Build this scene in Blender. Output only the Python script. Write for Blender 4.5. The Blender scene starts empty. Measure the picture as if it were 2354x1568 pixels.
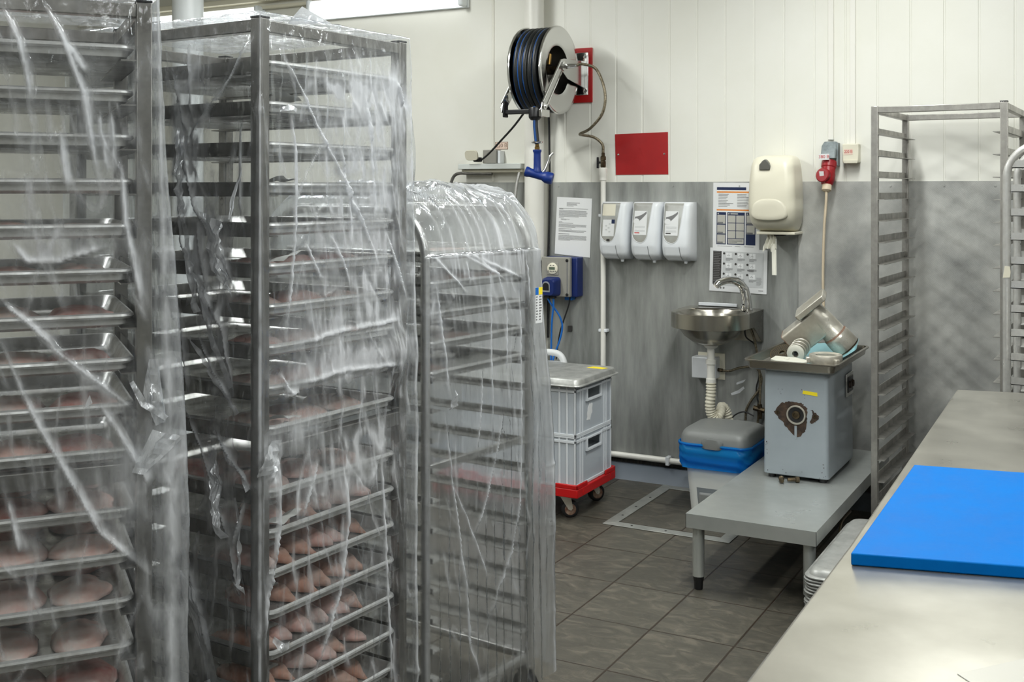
import bpy, bmesh, math, random
import numpy as np
from mathutils import Vector, Matrix, noise as mnoise

random.seed(7)
SC = bpy.context.scene
COL = SC.collection
PI = math.pi
WALL_Y = 5.47

# ------------------------------------------------------------------ helpers
def lin(c):
    out = []
    for v in c:
        v = v / 255.0
        out.append(v / 12.92 if v <= 0.04045 else ((v + 0.055) / 1.055) ** 2.4)
    return (out[0], out[1], out[2], 1.0)

def tag(o, label=None, cat=None, group=None, kind=None):
    if label: o['label'] = label
    if cat: o['category'] = cat
    if group: o['group'] = group
    if kind: o['kind'] = kind
    return o

def thing(name, label, cat, loc=(0, 0, 0), rz=0.0, group=None):
    o = bpy.data.objects.new(name, None)
    o.empty_display_size = 0.05
    COL.objects.link(o)
    o.location = loc
    o.rotation_euler = (0, 0, rz)
    return tag(o, label, cat, group)

def dup(root, loc=None, rz=None, label=None, group=None):
    r = root.copy(); COL.objects.link(r)
    if loc is not None: r.location = loc
    if rz is not None: r.rotation_euler = (0, 0, rz)
    if label: r['label'] = label
    if group: r['group'] = group
    for ch in list(root.children):
        c = ch.copy(); COL.objects.link(c); c.parent = r
        for g in list(ch.children):
            d = g.copy(); COL.objects.link(d); d.parent = c
    return r

def smoothstep(a, b, x):
    t = np.clip((x - a) / (b - a), 0, 1)
    return t * t * (3 - 2 * t)

def catmull(pts, n=8):
    P = [Vector(p) for p in pts]
    P = [P[0] * 2 - P[1]] + P + [P[-1] * 2 - P[-2]]
    out = []
    for i in range(1, len(P) - 2):
        for k in range(n):
            t = k / n
            a, b, c, d = P[i - 1], P[i], P[i + 1], P[i + 2]
            out.append(0.5 * ((2 * b) + (c - a) * t + (2 * a - 5 * b + 4 * c - d) * t * t + (3 * b - a - 3 * c + d) * t ** 3))
    out.append(P[-2])
    return out

def rrect(x0, x1, y0, y1, r, n=5):
    """closed rounded rectangle, counter-clockwise"""
    r = min(r, (x1 - x0) / 2 - 1e-5, (y1 - y0) / 2 - 1e-5)
    pts = []
    for cx, cy, a in ((x1 - r, y0 + r, -PI / 2), (x1 - r, y1 - r, 0), (x0 + r, y1 - r, PI / 2), (x0 + r, y0 + r, PI)):
        for k in range(n + 1):
            t = a + k / n * PI / 2
            pts.append((cx + r * math.cos(t), cy + r * math.sin(t)))
    return pts

class MB:
    def __init__(s): s.v = []; s.f = []
    def add(s, vs, fs):
        o = len(s.v)
        s.v.extend([tuple(v) for v in vs])
        s.f.extend([tuple(i + o for i in f) for f in fs])
        return s
    def box(s, x0, x1, y0, y1, z0, z1, M=None):
        vs = [Vector(p) for p in ((x0, y0, z0), (x1, y0, z0), (x1, y1, z0), (x0, y1, z0), (x0, y0, z1), (x1, y0, z1), (x1, y1, z1), (x0, y1, z1))]
        if M is not None: vs = [M @ v for v in vs]
        return s.add(vs, [(0, 3, 2, 1), (4, 5, 6, 7), (0, 1, 5, 4), (1, 2, 6, 5), (2, 3, 7, 6), (3, 0, 4, 7)])
    def tube(s, pts, r, n=10, caps=True, closed=False):
        P = [Vector(p) for p in pts]
        m = len(P)
        R = r if hasattr(r, '__len__') else [r] * m
        rings = []
        up = None
        for i in range(m):
            if closed: t = P[(i + 1) % m] - P[i - 1]
            else: t = P[min(i + 1, m - 1)] - P[max(i - 1, 0)]
            if t.length < 1e-9: t = Vector((0, 0, 1))
            t.normalize()
            if up is None:
                up = Vector((0, 0, 1)) if abs(t.z) < 0.9 else Vector((1, 0, 0))
            a = t.cross(up)
            if a.length < 1e-6: a = t.cross(Vector((0.3, 1, 0.2)))
            a.normalize(); b = a.cross(t).normalized(); up = b
            rings.append([P[i] + (a * math.cos(2 * PI * k / n) + b * math.sin(2 * PI * k / n)) * R[i] for k in range(n)])
        vs = [v for rg in rings for v in rg]
        fs = []
        for i in range(m if closed else m - 1):
            j = (i + 1) % m
            for k in range(n):
                k2 = (k + 1) % n
                fs.append((i * n + k, i * n + k2, j * n + k2, j * n + k))
        if caps and not closed:
            fs.append(tuple(range(n))[::-1]); fs.append(tuple((m - 1) * n + k for k in range(n)))
        return s.add(vs, fs)
    def cyl(s, p0, p1, r0, r1=None, n=20, caps=True):
        return s.tube([p0, p1], [r0, r0 if r1 is None else r1], n, caps)
    def lathe(s, prof, M=None, n=32, cap0=False, cap1=False):
        """profile of (r, z) turned about local Z"""
        vs = []; m = len(prof)
        for r, z in prof:
            for k in range(n):
                v = Vector((r * math.cos(2 * PI * k / n), r * math.sin(2 * PI * k / n), z))
                vs.append(M @ v if M is not None else v)
        fs = []
        for i in range(m - 1):
            for k in range(n):
                k2 = (k + 1) % n
                fs.append((i * n + k, i * n + k2, (i + 1) * n + k2, (i + 1) * n + k))
        if cap0: fs.append(tuple(range(n))[::-1])
        if cap1: fs.append(tuple((m - 1) * n + k for k in range(n)))
        return s.add(vs, fs)
    def prism(s, poly, a0, a1, axis='z', M=None):
        """polygon of (p, q) pushed from a0 to a1 along an axis: z -> (p,q,a), y -> (p,a,q), x -> (a,p,q)"""
        mk = {'z': lambda p, q, a: (p, q, a), 'y': lambda p, q, a: (p, a, q), 'x': lambda p, q, a: (a, p, q)}[axis]
        n = len(poly)
        vs = [Vector(mk(p, q, a0)) for p, q in poly] + [Vector(mk(p, q, a1)) for p, q in poly]
        if M is not None: vs = [M @ v for v in vs]
        return s.add(vs, [tuple(range(n))[::-1], tuple(range(n, 2 * n))] + [(i, (i + 1) % n, n + (i + 1) % n, n + i) for i in range(n)])
    def grid(s, P, closed_u=False):
        P = np.asarray(P); m, n = P.shape[:2]
        fs = []
        for i in range(m - 1):
            for j in range(n if closed_u else n - 1):
                j2 = (j + 1) % n
                fs.append((i * n + j, i * n + j2, (i + 1) * n + j2, (i + 1) * n + j))
        return s.add(P.reshape(-1, 3).tolist(), fs)
    def loft(s, rings, cap0=True, cap1=True, M=None):
        n = len(rings[0]); vs = [Vector(p) for r in rings for p in r]
        if M is not None: vs = [M @ v for v in vs]
        fs = []
        for i in range(len(rings) - 1):
            for k in range(n):
                k2 = (k + 1) % n
                fs.append((i * n + k, i * n + k2, (i + 1) * n + k2, (i + 1) * n + k))
        if cap0: fs.append(tuple(range(n))[::-1])
        if cap1: fs.append(tuple((len(rings) - 1) * n + k for k in range(n)))
        return s.add(vs, fs)
    def build(s, name, m, parent=None, bevel=0.0, seg=2, smooth=35, sub=0, fix=True):
        me = bpy.data.meshes.new(name)
        me.from_pydata(s.v, [], s.f)
        if fix:
            bm = bmesh.new(); bm.from_mesh(me)
            bmesh.ops.recalc_face_normals(bm, faces=bm.faces)
            bm.to_mesh(me); bm.free()
        me.materials.append(m)
        if smooth:
            me.polygons.foreach_set('use_smooth', [True] * len(me.polygons))
            me.set_sharp_from_angle(angle=math.radians(smooth))
        o = bpy.data.objects.new(name, me); COL.objects.link(o)
        if parent is not None: o.parent = parent
        if bevel:
            b = o.modifiers.new('bevel', 'BEVEL'); b.width = bevel; b.segments = seg
            b.limit_method = 'ANGLE'; b.angle_limit = math.radians(40); b.harden_normals = False
        if sub:
            u = o.modifiers.new('sub', 'SUBSURF'); u.levels = sub; u.render_levels = sub
        return o

def axis_matrix(p, z, xhint=(1, 0, 0)):
    z = Vector(z).normalized(); x = Vector(xhint)
    if abs(z.dot(x.normalized())) > 0.99: x = Vector((0, 0, 1)) if abs(z.z) < 0.9 else Vector((0, 1, 0))
    x = (x - z * x.dot(z)).normalized(); y = z.cross(x)
    M = Matrix((x, y, z)).transposed().to_4x4(); M.translation = Vector(p)
    return M

# ------------------------------------------------------------------ materials
def nodes(name):
    m = bpy.data.materials.new(name); m.use_nodes = True
    nt = m.node_tree; nt.nodes.clear()
    return m, nt, nt.nodes, nt.links

def mat(name, col, rough=0.5, metal=0.0, col2=None, scale=6.0, stretch=(1, 1, 1), detail=5.0, lo=0.35, hi=0.65,
        bump=0.0, bscale=None, bstretch=None, rvar=0.0, spec=0.5, trans=0.0, alpha=1.0, emit=None, estr=0.0, coat=0.0, bdist=0.004, sss=0.0):
    m, nt, N, L = nodes(name)
    out = N.new('ShaderNodeOutputMaterial'); p = N.new('ShaderNodeBsdfPrincipled')
    L.new(p.outputs[0], out.inputs[0])
    p.inputs['Base Color'].default_value = lin(col)
    p.inputs['Roughness'].default_value = rough
    p.inputs['Metallic'].default_value = metal
    p.inputs['Specular IOR Level'].default_value = spec
    p.inputs['Coat Weight'].default_value = coat
    if sss:
        p.inputs['Subsurface Weight'].default_value = sss
        p.inputs['Subsurface Radius'].default_value = (0.012, 0.006, 0.004)
    if trans: p.inputs['Transmission Weight'].default_value = trans
    if alpha < 1: p.inputs['Alpha'].default_value = alpha
    if emit:
        p.inputs['Emission Color'].default_value = lin(emit); p.inputs['Emission Strength'].default_value = estr
    if col2 or rvar or bump:
        tc = N.new('ShaderNodeTexCoord'); mp = N.new('ShaderNodeMapping'); mp.inputs['Scale'].default_value = stretch
        L.new(tc.outputs['Object'], mp.inputs['Vector'])
        nz = N.new('ShaderNodeTexNoise'); nz.inputs['Scale'].default_value = scale; nz.inputs['Detail'].default_value = detail
        nz.inputs['Roughness'].default_value = 0.6
        L.new(mp.outputs[0], nz.inputs['Vector'])
        mr = N.new('ShaderNodeMapRange'); mr.inputs['From Min'].default_value = lo; mr.inputs['From Max'].default_value = hi
        L.new(nz.outputs['Fac'], mr.inputs['Value'])
        if col2:
            mx = N.new('ShaderNodeMix'); mx.data_type = 'RGBA'
            mx.inputs[6].default_value = lin(col); mx.inputs[7].default_value = lin(col2)
            L.new(mr.outputs[0], mx.inputs[0]); L.new(mx.outputs[2], p.inputs['Base Color'])
        if rvar:
            r2 = N.new('ShaderNodeMapRange'); r2.inputs['To Min'].default_value = max(0.02, rough - rvar); r2.inputs['To Max'].default_value = min(1, rough + rvar)
            r2.inputs['From Min'].default_value = lo; r2.inputs['From Max'].default_value = hi
            L.new(nz.outputs['Fac'], r2.inputs['Value']); L.new(r2.outputs[0], p.inputs['Roughness'])
        if bump:
            mp2 = N.new('ShaderNodeMapping'); mp2.inputs['Scale'].default_value = bstretch or stretch
            L.new(tc.outputs['Object'], mp2.inputs['Vector'])
            n2 = N.new('ShaderNodeTexNoise'); n2.inputs['Scale'].default_value = bscale or scale * 4; n2.inputs['Detail'].default_value = 4
            L.new(mp2.outputs[0], n2.inputs['Vector'])
            bp = N.new('ShaderNodeBump'); bp.inputs['Strength'].default_value = bump; bp.inputs['Distance'].default_value = bdist
            L.new(n2.outputs['Fac'], bp.inputs['Height']); L.new(bp.outputs[0], p.inputs['Normal'])
    return m

def film(name, haze0, haze1, refl0=0.05, rough=0.14, tint=(0.95, 0.96, 0.97), bump=0.35, nstretch=(1, 1, 0.35), blur=0.15, hscale=7, foldw=0.55, brough=0.22):
    """thin clear polythene: see-through with a slightly scattering part, sheen that grows towards grazing view, milkiness that varies over the sheet"""
    m, nt, N, L = nodes(name)
    out = N.new('ShaderNodeOutputMaterial')
    tc = N.new('ShaderNodeTexCoord'); mp = N.new('ShaderNodeMapping'); mp.inputs['Scale'].default_value = nstretch
    L.new(tc.outputs['Object'], mp.inputs['Vector'])
    nz = N.new('ShaderNodeTexNoise'); nz.inputs['Scale'].default_value = 28; nz.inputs['Detail'].default_value = 5; nz.inputs['Distortion'].default_value = 0.6
    L.new(mp.outputs[0], nz.inputs['Vector'])
    bp = N.new('ShaderNodeBump'); bp.inputs['Strength'].default_value = bump; bp.inputs['Distance'].default_value = 0.012
    L.new(nz.outputs['Fac'], bp.inputs['Height'])
    lw = N.new('ShaderNodeLayerWeight'); lw.inputs['Blend'].default_value = 0.5; L.new(bp.outputs[0], lw.inputs['Normal'])
    pw = N.new('ShaderNodeMath'); pw.operation = 'POWER'; pw.inputs[1].default_value = 2.6; L.new(lw.outputs['Facing'], pw.inputs[0])
    mr = N.new('ShaderNodeMapRange'); mr.inputs['To Min'].default_value = refl0; mr.inputs['To Max'].default_value = 0.85
    L.new(pw.outputs[0], mr.inputs['Value'])
    gl = N.new('ShaderNodeBsdfGlossy'); gl.inputs['Roughness'].default_value = rough; gl.inputs['Color'].default_value = (0.92, 0.96, 1.0, 1)
    L.new(bp.outputs[0], gl.inputs['Normal'])
    tr = N.new('ShaderNodeBsdfTransparent'); tr.inputs['Color'].default_value = (*tint, 1)
    rf = N.new('ShaderNodeBsdfRefraction'); rf.inputs['Color'].default_value = (*tint, 1); rf.inputs['IOR'].default_value = 1.08; rf.inputs['Roughness'].default_value = brough
    th = N.new('ShaderNodeMixShader'); th.inputs[0].default_value = blur; L.new(tr.outputs[0], th.inputs[1]); L.new(rf.outputs[0], th.inputs[2])
    m1 = N.new('ShaderNodeMixShader'); L.new(mr.outputs[0], m1.inputs[0]); L.new(th.outputs[0], m1.inputs[1]); L.new(gl.outputs[0], m1.inputs[2])
    df = N.new('ShaderNodeBsdfDiffuse'); df.inputs['Color'].default_value = (0.9, 0.92, 0.95, 1)
    tl = N.new('ShaderNodeBsdfTranslucent'); tl.inputs['Color'].default_value = (0.9, 0.92, 0.95, 1)
    L.new(bp.outputs[0], df.inputs['Normal'])
    hz = N.new('ShaderNodeMixShader'); hz.inputs[0].default_value = 0.5; L.new(df.outputs[0], hz.inputs[1]); L.new(tl.outputs[0], hz.inputs[2])
    n3 = N.new('ShaderNodeTexNoise'); n3.inputs['Scale'].default_value = hscale; n3.inputs['Detail'].default_value = 8; n3.inputs['Roughness'].default_value = 0.7
    L.new(mp.outputs[0], n3.inputs['Vector'])
    m3 = N.new('ShaderNodeMapRange'); m3.inputs['From Min'].default_value = 0.38; m3.inputs['From Max'].default_value = 0.72
    m3.inputs['To Min'].default_value = haze0; m3.inputs['To Max'].default_value = haze1
    L.new(n3.outputs['Fac'], m3.inputs['Value'])
    # milkier where film gathers; bright fold reflections are also painted in through this mesh value
    at = N.new('ShaderNodeAttribute'); at.attribute_name = 'fold'
    n4 = N.new('ShaderNodeTexNoise'); n4.inputs['Scale'].default_value = 40; n4.inputs['Detail'].default_value = 3
    L.new(mp.outputs[0], n4.inputs['Vector'])
    q1 = N.new('ShaderNodeMapRange'); q1.inputs['From Min'].default_value = 0.3; q1.inputs['From Max'].default_value = 0.6; q1.inputs['To Min'].default_value = 0.3
    L.new(n4.outputs['Fac'], q1.inputs['Value'])
    q2 = N.new('ShaderNodeMath'); q2.operation = 'MULTIPLY'; L.new(at.outputs['Fac'], q2.inputs[0]); L.new(q1.outputs[0], q2.inputs[1])
    q3 = N.new('ShaderNodeMath'); q3.operation = 'MULTIPLY_ADD'; q3.use_clamp = True; q3.inputs[1].default_value = foldw; L.new(q2.outputs[0], q3.inputs[0]); L.new(m3.outputs[0], q3.inputs[2])
    m2 = N.new('ShaderNodeMixShader'); L.new(q3.outputs[0], m2.inputs[0]); L.new(m1.outputs[0], m2.inputs[1]); L.new(hz.outputs[0], m2.inputs[2])
    L.new(m2.outputs[0], out.inputs[0])
    return m

M = {}
M['white_wall'] = mat('painted_wall', (232, 230, 220), 0.55, col2=(226, 224, 212), scale=1.5, bump=0.05, bscale=3)
M['panel'] = mat('white_pvc_panel', (233, 232, 224), 0.42, col2=(228, 227, 217), scale=2.0)
M['far_wall'] = mat('grey_unseen_wall', (150, 150, 145), 0.7)
M['ceiling'] = mat('ceiling_white', (205, 204, 196), 0.8)
M['galv'] = mat('galvanised_sheet', (188, 190, 186), 0.42, 0.35, col2=(118, 120, 117), scale=3.6, stretch=(2.2, 1, 0.35), lo=0.3, hi=0.7, detail=8, rvar=0.1)
M['cove'] = mat('cove_grey', (112, 120, 130), 0.5)
M['dark_gap'] = mat('dark_ribbed_gap', (62, 60, 55), 0.7, col2=(30, 29, 27), scale=20, stretch=(4, 1, 0.1))
M['zinc_frame'] = mat('aluminium_edging', (178, 179, 173), 0.42, 0.5, col2=(150, 152, 147), scale=9)
M['rack'] = mat('rack_steel', (150, 148, 143), 0.36, 0.78, col2=(98, 96, 92), scale=22, stretch=(1, 1, 0.8), detail=5, lo=0.25, hi=0.75, rvar=0.1)
M['rack_mid'] = mat('rack_steel_clean', (182, 179, 173), 0.36, 0.7, col2=(136, 134, 129), scale=22, stretch=(1, 1, 0.8), detail=5, lo=0.25, hi=0.75, rvar=0.1)
M['rack_bright'] = mat('rack_steel_bright', (220, 220, 217), 0.34, 0.65, col2=(180, 178, 174), scale=22, stretch=(1, 1, 0.8), detail=5, lo=0.25, hi=0.75, rvar=0.1)
M['tray'] = mat('tray_aluminium', (232, 233, 232), 0.36, 0.5, col2=(180, 178, 172), scale=16, detail=8, rvar=0.12, bump=0.1, bscale=20)
M['tray_old'] = mat('tray_worn_aluminium', (196, 197, 193), 0.42, 0.5, col2=(150, 151, 148), scale=12, detail=9, rvar=0.12, bump=0.2, bscale=24)
M['black'] = mat('black_rubber', (22, 22, 23), 0.6)
M['black_plastic'] = mat('black_plastic', (20, 20, 22), 0.4)
M['chrome'] = mat('chrome', (225, 225, 225), 0.08, 1.0)
M['polished'] = mat('polished_steel', (222, 222, 220), 0.16, 1.0)
M['brass'] = mat('brass', (130, 104, 60), 0.4, 1.0)
M['bronze'] = mat('old_bronze', (112, 98, 76), 0.4, 0.9, col2=(60, 52, 42), scale=30)
M['brushed'] = mat('brushed_stainless', (176, 172, 162), 0.26, 1.0)
M['pan_steel'] = mat('pan_stainless', (160, 155, 145), 0.27, 1.0)
M['dark_steel'] = mat('dark_stainless', (120, 117, 110), 0.32, 1.0, rvar=0.06, scale=7)
M['hose_black'] = mat('hose_black', (24, 27, 28), 0.42)
M['hose_blue'] = mat('hose_blue', (16, 74, 142), 0.4)
M['braid'] = mat('braided_steel', (150, 140, 120), 0.4, 0.8, col2=(90, 82, 66), scale=120, stretch=(1, 1, 1), bump=0.4, bscale=220)
M['gun_blue'] = mat('gun_blue_rubber', (10, 46, 122), 0.42)
M['red'] = mat('red_sheet', (168, 8, 12), 0.45, col2=(158, 6, 10), scale=8)
M['red_plate'] = mat('red_back_plate', (170, 20, 20), 0.45)
M['red_plastic'] = mat('red_plastic', (186, 10, 14), 0.4)
M['plug_red'] = mat('plug_red', (146, 12, 24), 0.4)
M['white_plastic'] = mat('white_plastic', (226, 229, 232), 0.3)
M['white_pipe'] = mat('white_pipe', (232, 230, 222), 0.35)
M['cream_plastic'] = mat('cream_plastic', (227, 222, 202), 0.35)
M['cream_dark'] = mat('cream_plastic_lower', (214, 209, 190), 0.4)
M['shelf_grey'] = mat('pale_grey_board', (204, 208, 204), 0.5)
M['paper'] = mat('paper', (225, 226, 226), 0.7)
M['tissue'] = mat('tissue', (238, 236, 224), 0.8, bump=0.3, bscale=40)
M['ink'] = mat('grey_ink', (120, 120, 120), 0.8)
M['ink_dark'] = mat('dark_ink', (60, 58, 56), 0.8)
M['ink_light'] = mat('light_grey_ink', (196, 198, 198), 0.8)
M['navy'] = mat('navy_ink', (16, 34, 74), 0.7)
M['orange'] = mat('orange_ink', (226, 140, 60), 0.7)
M['red_ink'] = mat('red_ink', (190, 30, 30), 0.7)
M['label_pink'] = mat('pale_label', (228, 206, 190), 0.7)
M['grey_box'] = mat('grey_enclosure', (146, 144, 136), 0.5)
M['blue_box'] = mat('navy_enclosure', (14, 36, 96), 0.4)
M['blue_tube'] = mat('blue_tube', (20, 104, 190), 0.35)
M['lcd'] = mat('lcd', (96, 108, 92), 0.3)
M['yellow'] = mat('yellow_label', (244, 222, 40), 0.6)
M['smoke'] = mat('smoked_window', (172, 174, 170), 0.25, col2=(150, 148, 140), scale=6)
M['smoke_dark'] = mat('dark_window', (96, 96, 90), 0.25)
M['grey_plug'] = mat('grey_plug', (140, 150, 152), 0.5, col2=(112, 120, 122), scale=30)
M['beige_cable'] = mat('beige_cable', (206, 190, 164), 0.5)
M['bin_white'] = mat('bin_white', (205, 207, 203), 0.4)
M['bin_grey'] = mat('bin_grey', (118, 120, 118), 0.45)
M['bin_dark'] = mat('bin_base_grey', (120, 126, 130), 0.45)
M['bench'] = mat('bench_steel', (208, 211, 207), 0.33, 0.62, col2=(165, 170, 168), scale=3.5, detail=4, lo=0.15, hi=0.85, rvar=0.12)
M['grinder'] = mat('grinder_enamel', (164, 173, 179), 0.32, 0.1, col2=(156, 165, 171), scale=5)
M['rust'] = mat('rusty_patch', (84, 66, 52), 0.7, 0.2, col2=(38, 31, 27), scale=40, bump=0.5, bscale=60)
M['cast'] = mat('cast_metal', (214, 211, 200), 0.34, 0.6, col2=(184, 178, 164), scale=9, detail=8, rvar=0.1, bump=0.15, bscale=60)
M['rust_line'] = mat('rust_stain', (112, 70, 52), 0.7, col2=(150, 130, 112), scale=60)
M['plate_dark'] = mat('perforated_plate', (96, 86, 68), 0.45, 0.8)
M['white_part'] = mat('white_nylon', (206, 205, 192), 0.5)
M['teal_sheet'] = mat('teal_plastic_sheet', (146, 190, 196), 0.45)
M['crate_rib'] = mat('crate_white', (212, 216, 220), 0.4)
M['canister'] = mat('canister_white', (220, 222, 222), 0.45)
M['board'] = mat('blue_cutting_board', (0, 99, 178), 0.5, col2=(0, 105, 184), scale=14, detail=8, bump=0.05, bscale=160, rvar=0.08, spec=0.08)
M['board_edge'] = mat('blue_board_edge', (0, 84, 190), 0.45)
M['pale_sheet'] = mat('pale_sheet', (196, 194, 186), 0.4, 0.4)
M['meat_pink'] = mat('meat_pink', (228, 178, 166), 0.4, col2=(240, 218, 210), scale=18, sss=0.15)
M['meat_pale'] = mat('meat_pale', (242, 230, 222), 0.4, col2=(236, 196, 184), scale=16, sss=0.15)
M['meat_red'] = mat('meat_red', (204, 128, 116), 0.4, col2=(238, 212, 204), scale=14, sss=0.15)
M['meat_brown'] = mat('meat_brown', (206, 150, 126), 0.42, col2=(234, 200, 184), scale=15, sss=0.15)
M['parchment'] = mat('parchment', (236, 236, 230), 0.7)
M['film'] = film('clear_film', 0.008, 0.07, blur=0.06, rough=0.08, bump=0.5, foldw=1.05, refl0=0.026)
M['film_left'] = film('clear_film_front', 0.006, 0.06, blur=0.08, rough=0.08, bump=0.45, foldw=1.05, refl0=0.026)
M['film_hoop'] = film('clear_film_hoop', 0.012, 0.08, nstretch=(1, 1, 0.25), blur=0.45, rough=0.09, foldw=0.9, refl0=0.03, brough=0.34)
M['film_fold'] = film('bunched_film', 0.35, 0.85, refl0=0.3, rough=0.16, bump=0.8, blur=0.3)  # milkiness raised to paint bright lamp reflections on the loose folds
M['lamp'] = mat('lamp_diffuser', (255, 255, 255), 0.5, emit=(249, 252, 249), estr=4.0)
M['lamp_wall'] = mat('wall_lamp_diffuser', (255, 255, 255), 0.5, emit=(250, 255, 255), estr=0.8)
M['lamp_case'] = mat('lamp_case', (235, 240, 242), 0.3)

def bag_mat():
    m, nt, N, L = nodes('blue_bin_bag')
    out = N.new('ShaderNodeOutputMaterial')
    p = N.new('ShaderNodeBsdfPrincipled'); p.inputs['Base Color'].default_value = lin((40, 168, 238)); p.inputs['Roughness'].default_value = 0.16
    tl = N.new('ShaderNodeBsdfTranslucent'); tl.inputs['Color'].default_value = lin((20, 150, 235))
    tr = N.new('ShaderNodeBsdfTransparent'); tr.inputs['Color'].default_value = lin((80, 185, 245))
    a = N.new('ShaderNodeMixShader'); a.inputs[0].default_value = 0.35; L.new(p.outputs[0], a.inputs[1]); L.new(tl.outputs[0], a.inputs[2])
    b = N.new('ShaderNodeMixShader'); b.inputs[0].default_value = 0.55; L.new(a.outputs[0], b.inputs[1]); L.new(tr.outputs[0], b.inputs[2])
    L.new(b.outputs[0], out.inputs[0])
    return m
M['bag'] = bag_mat()

def milky(name, col, clear):
    m, nt, N, L = nodes(name)
    out = N.new('ShaderNodeOutputMaterial')
    p = N.new('ShaderNodeBsdfPrincipled'); p.inputs['Base Color'].default_value = lin(col); p.inputs['Roughness'].default_value = 0.35
    tr = N.new('ShaderNodeBsdfTransparent'); tr.inputs['Color'].default_value = (0.9, 0.92, 0.94, 1)
    a = N.new('ShaderNodeMixShader'); a.inputs[0].default_value = clear; L.new(p.outputs[0], a.inputs[1]); L.new(tr.outputs[0], a.inputs[2])
    L.new(a.outputs[0], out.inputs[0])
    return m
M['crate_wall'] = milky('milky_crate_wall', (214, 220, 226), 0.42)
M['clear_plastic'] = milky('clear_plastic', (220, 222, 224), 0.7)

def tile_mat():
    """slate-look floor tiles 0.295 x 0.369 m with dark joints"""
    m, nt, N, L = nodes('floor_tiles')
    out = N.new('ShaderNodeOutputMaterial'); p = N.new('ShaderNodeBsdfPrincipled'); L.new(p.outputs[0], out.inputs[0])
    tc = N.new('ShaderNodeTexCoord'); sp = N.new('ShaderNodeSeparateXYZ'); L.new(tc.outputs['Object'], sp.inputs[0])
    def ax(sock, off, size):
        a = N.new('ShaderNodeMath'); a.operation = 'SUBTRACT'; a.inputs[1].default_value = off; L.new(sock, a.inputs[0])
        d = N.new('ShaderNodeMath'); d.operation = 'DIVIDE'; d.inputs[1].default_value = size; L.new(a.outputs[0], d.inputs[0])
        fl = N.new('ShaderNodeMath'); fl.operation = 'FLOOR'; L.new(d.outputs[0], fl.inputs[0])
        fr = N.new('ShaderNodeMath'); fr.operation = 'FRACT'; L.new(d.outputs[0], fr.inputs[0])
        e = N.new('ShaderNodeMath'); e.operation = 'SUBTRACT'; e.inputs[1].default_value = 0.5; L.new(fr.outputs[0], e.inputs[0])
        ab = N.new('ShaderNodeMath'); ab.operation = 'ABSOLUTE'; L.new(e.outputs[0], ab.inputs[0])
        g = N.new('ShaderNodeMapRange'); g.inputs['From Min'].default_value = 0.5 - 0.0042 / size; g.inputs['From Max'].default_value = 0.5 - 0.0022 / size
        L.new(ab.outputs[0], g.inputs['Value'])
        return fl.outputs[0], g.outputs[0]
    fx, gx = ax(sp.outputs[0], -2.026, 0.295); fy, gy = ax(sp.outputs[1], 4.346, 0.369)
    mxg = N.new('ShaderNodeMath'); mxg.operation = 'MAXIMUM'; L.new(gx, mxg.inputs[0]); L.new(gy, mxg.inputs[1])
    cb = N.new('ShaderNodeCombineXYZ'); L.new(fx, cb.inputs[0]); L.new(fy, cb.inputs[1])
    wn = N.new('ShaderNodeTexWhiteNoise'); L.new(cb.outputs[0], wn.inputs['Vector'])
    sc = N.new('ShaderNodeVectorMath'); sc.operation = 'SCALE'; sc.inputs['Scale'].default_value = 13; L.new(wn.outputs['Color'], sc.inputs[0])
    ad = N.new('ShaderNodeVectorMath'); ad.operation = 'ADD'; L.new(tc.outputs['Object'], ad.inputs[0]); L.new(sc.outputs[0], ad.inputs[1])
    mp = N.new('ShaderNodeMapping'); mp.inputs['Scale'].default_value = (1.0, 1.7, 1); L.new(ad.outputs[0], mp.inputs['Vector'])
    nz = N.new('ShaderNodeTexNoise'); nz.inputs['Scale'].default_value = 11; nz.inputs['Detail'].default_value = 9; nz.inputs['Roughness'].default_value = 0.66; nz.inputs['Distortion'].default_value = 1.2
    L.new(mp.outputs[0], nz.inputs['Vector'])
    cr = N.new('ShaderNodeValToRGB'); L.new(nz.outputs['Fac'], cr.inputs[0])
    e = cr.color_ramp.elements; e[0].position = 0.3; e[0].color = lin((70, 67, 60)); e[1].position = 0.72; e[1].color = lin((112, 106, 94))
    k = cr.color_ramp.elements.new(0.5); k.color = lin((80, 77, 68)); k2 = cr.color_ramp.elements.new(0.58); k2.color = lin((93, 88, 78))
    hs = N.new('ShaderNodeHueSaturation'); vr = N.new('ShaderNodeMapRange'); vr.inputs['To Min'].default_value = 0.88; vr.inputs['To Max'].default_value = 1.08
    L.new(wn.outputs['Value'], vr.inputs['Value']); L.new(vr.outputs[0], hs.inputs['Value']); L.new(cr.outputs[0], hs.inputs['Color'])
    mx = N.new('ShaderNodeMix'); mx.data_type = 'RGBA'; L.new(mxg.outputs[0], mx.inputs[0]); L.new(hs.outputs[0], mx.inputs[6]); mx.inputs[7].default_value = lin((50, 40, 30))
    L.new(mx.outputs[2], p.inputs['Base Color'])
    p.inputs['Roughness'].default_value = 0.42
    bh = N.new('ShaderNodeMath'); bh.operation = 'SUBTRACT'; L.new(nz.outputs['Fac'], bh.inputs[0]); L.new(mxg.outputs[0], bh.inputs[1])
    bp = N.new('ShaderNodeBump'); bp.inputs['Strength'].default_value = 0.45; bp.inputs['Distance'].default_value = 0.004
    L.new(bh.outputs[0], bp.inputs['Height']); L.new(bp.outputs[0], p.inputs['Normal'])
    return m
M['tiles'] = tile_mat()

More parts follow.
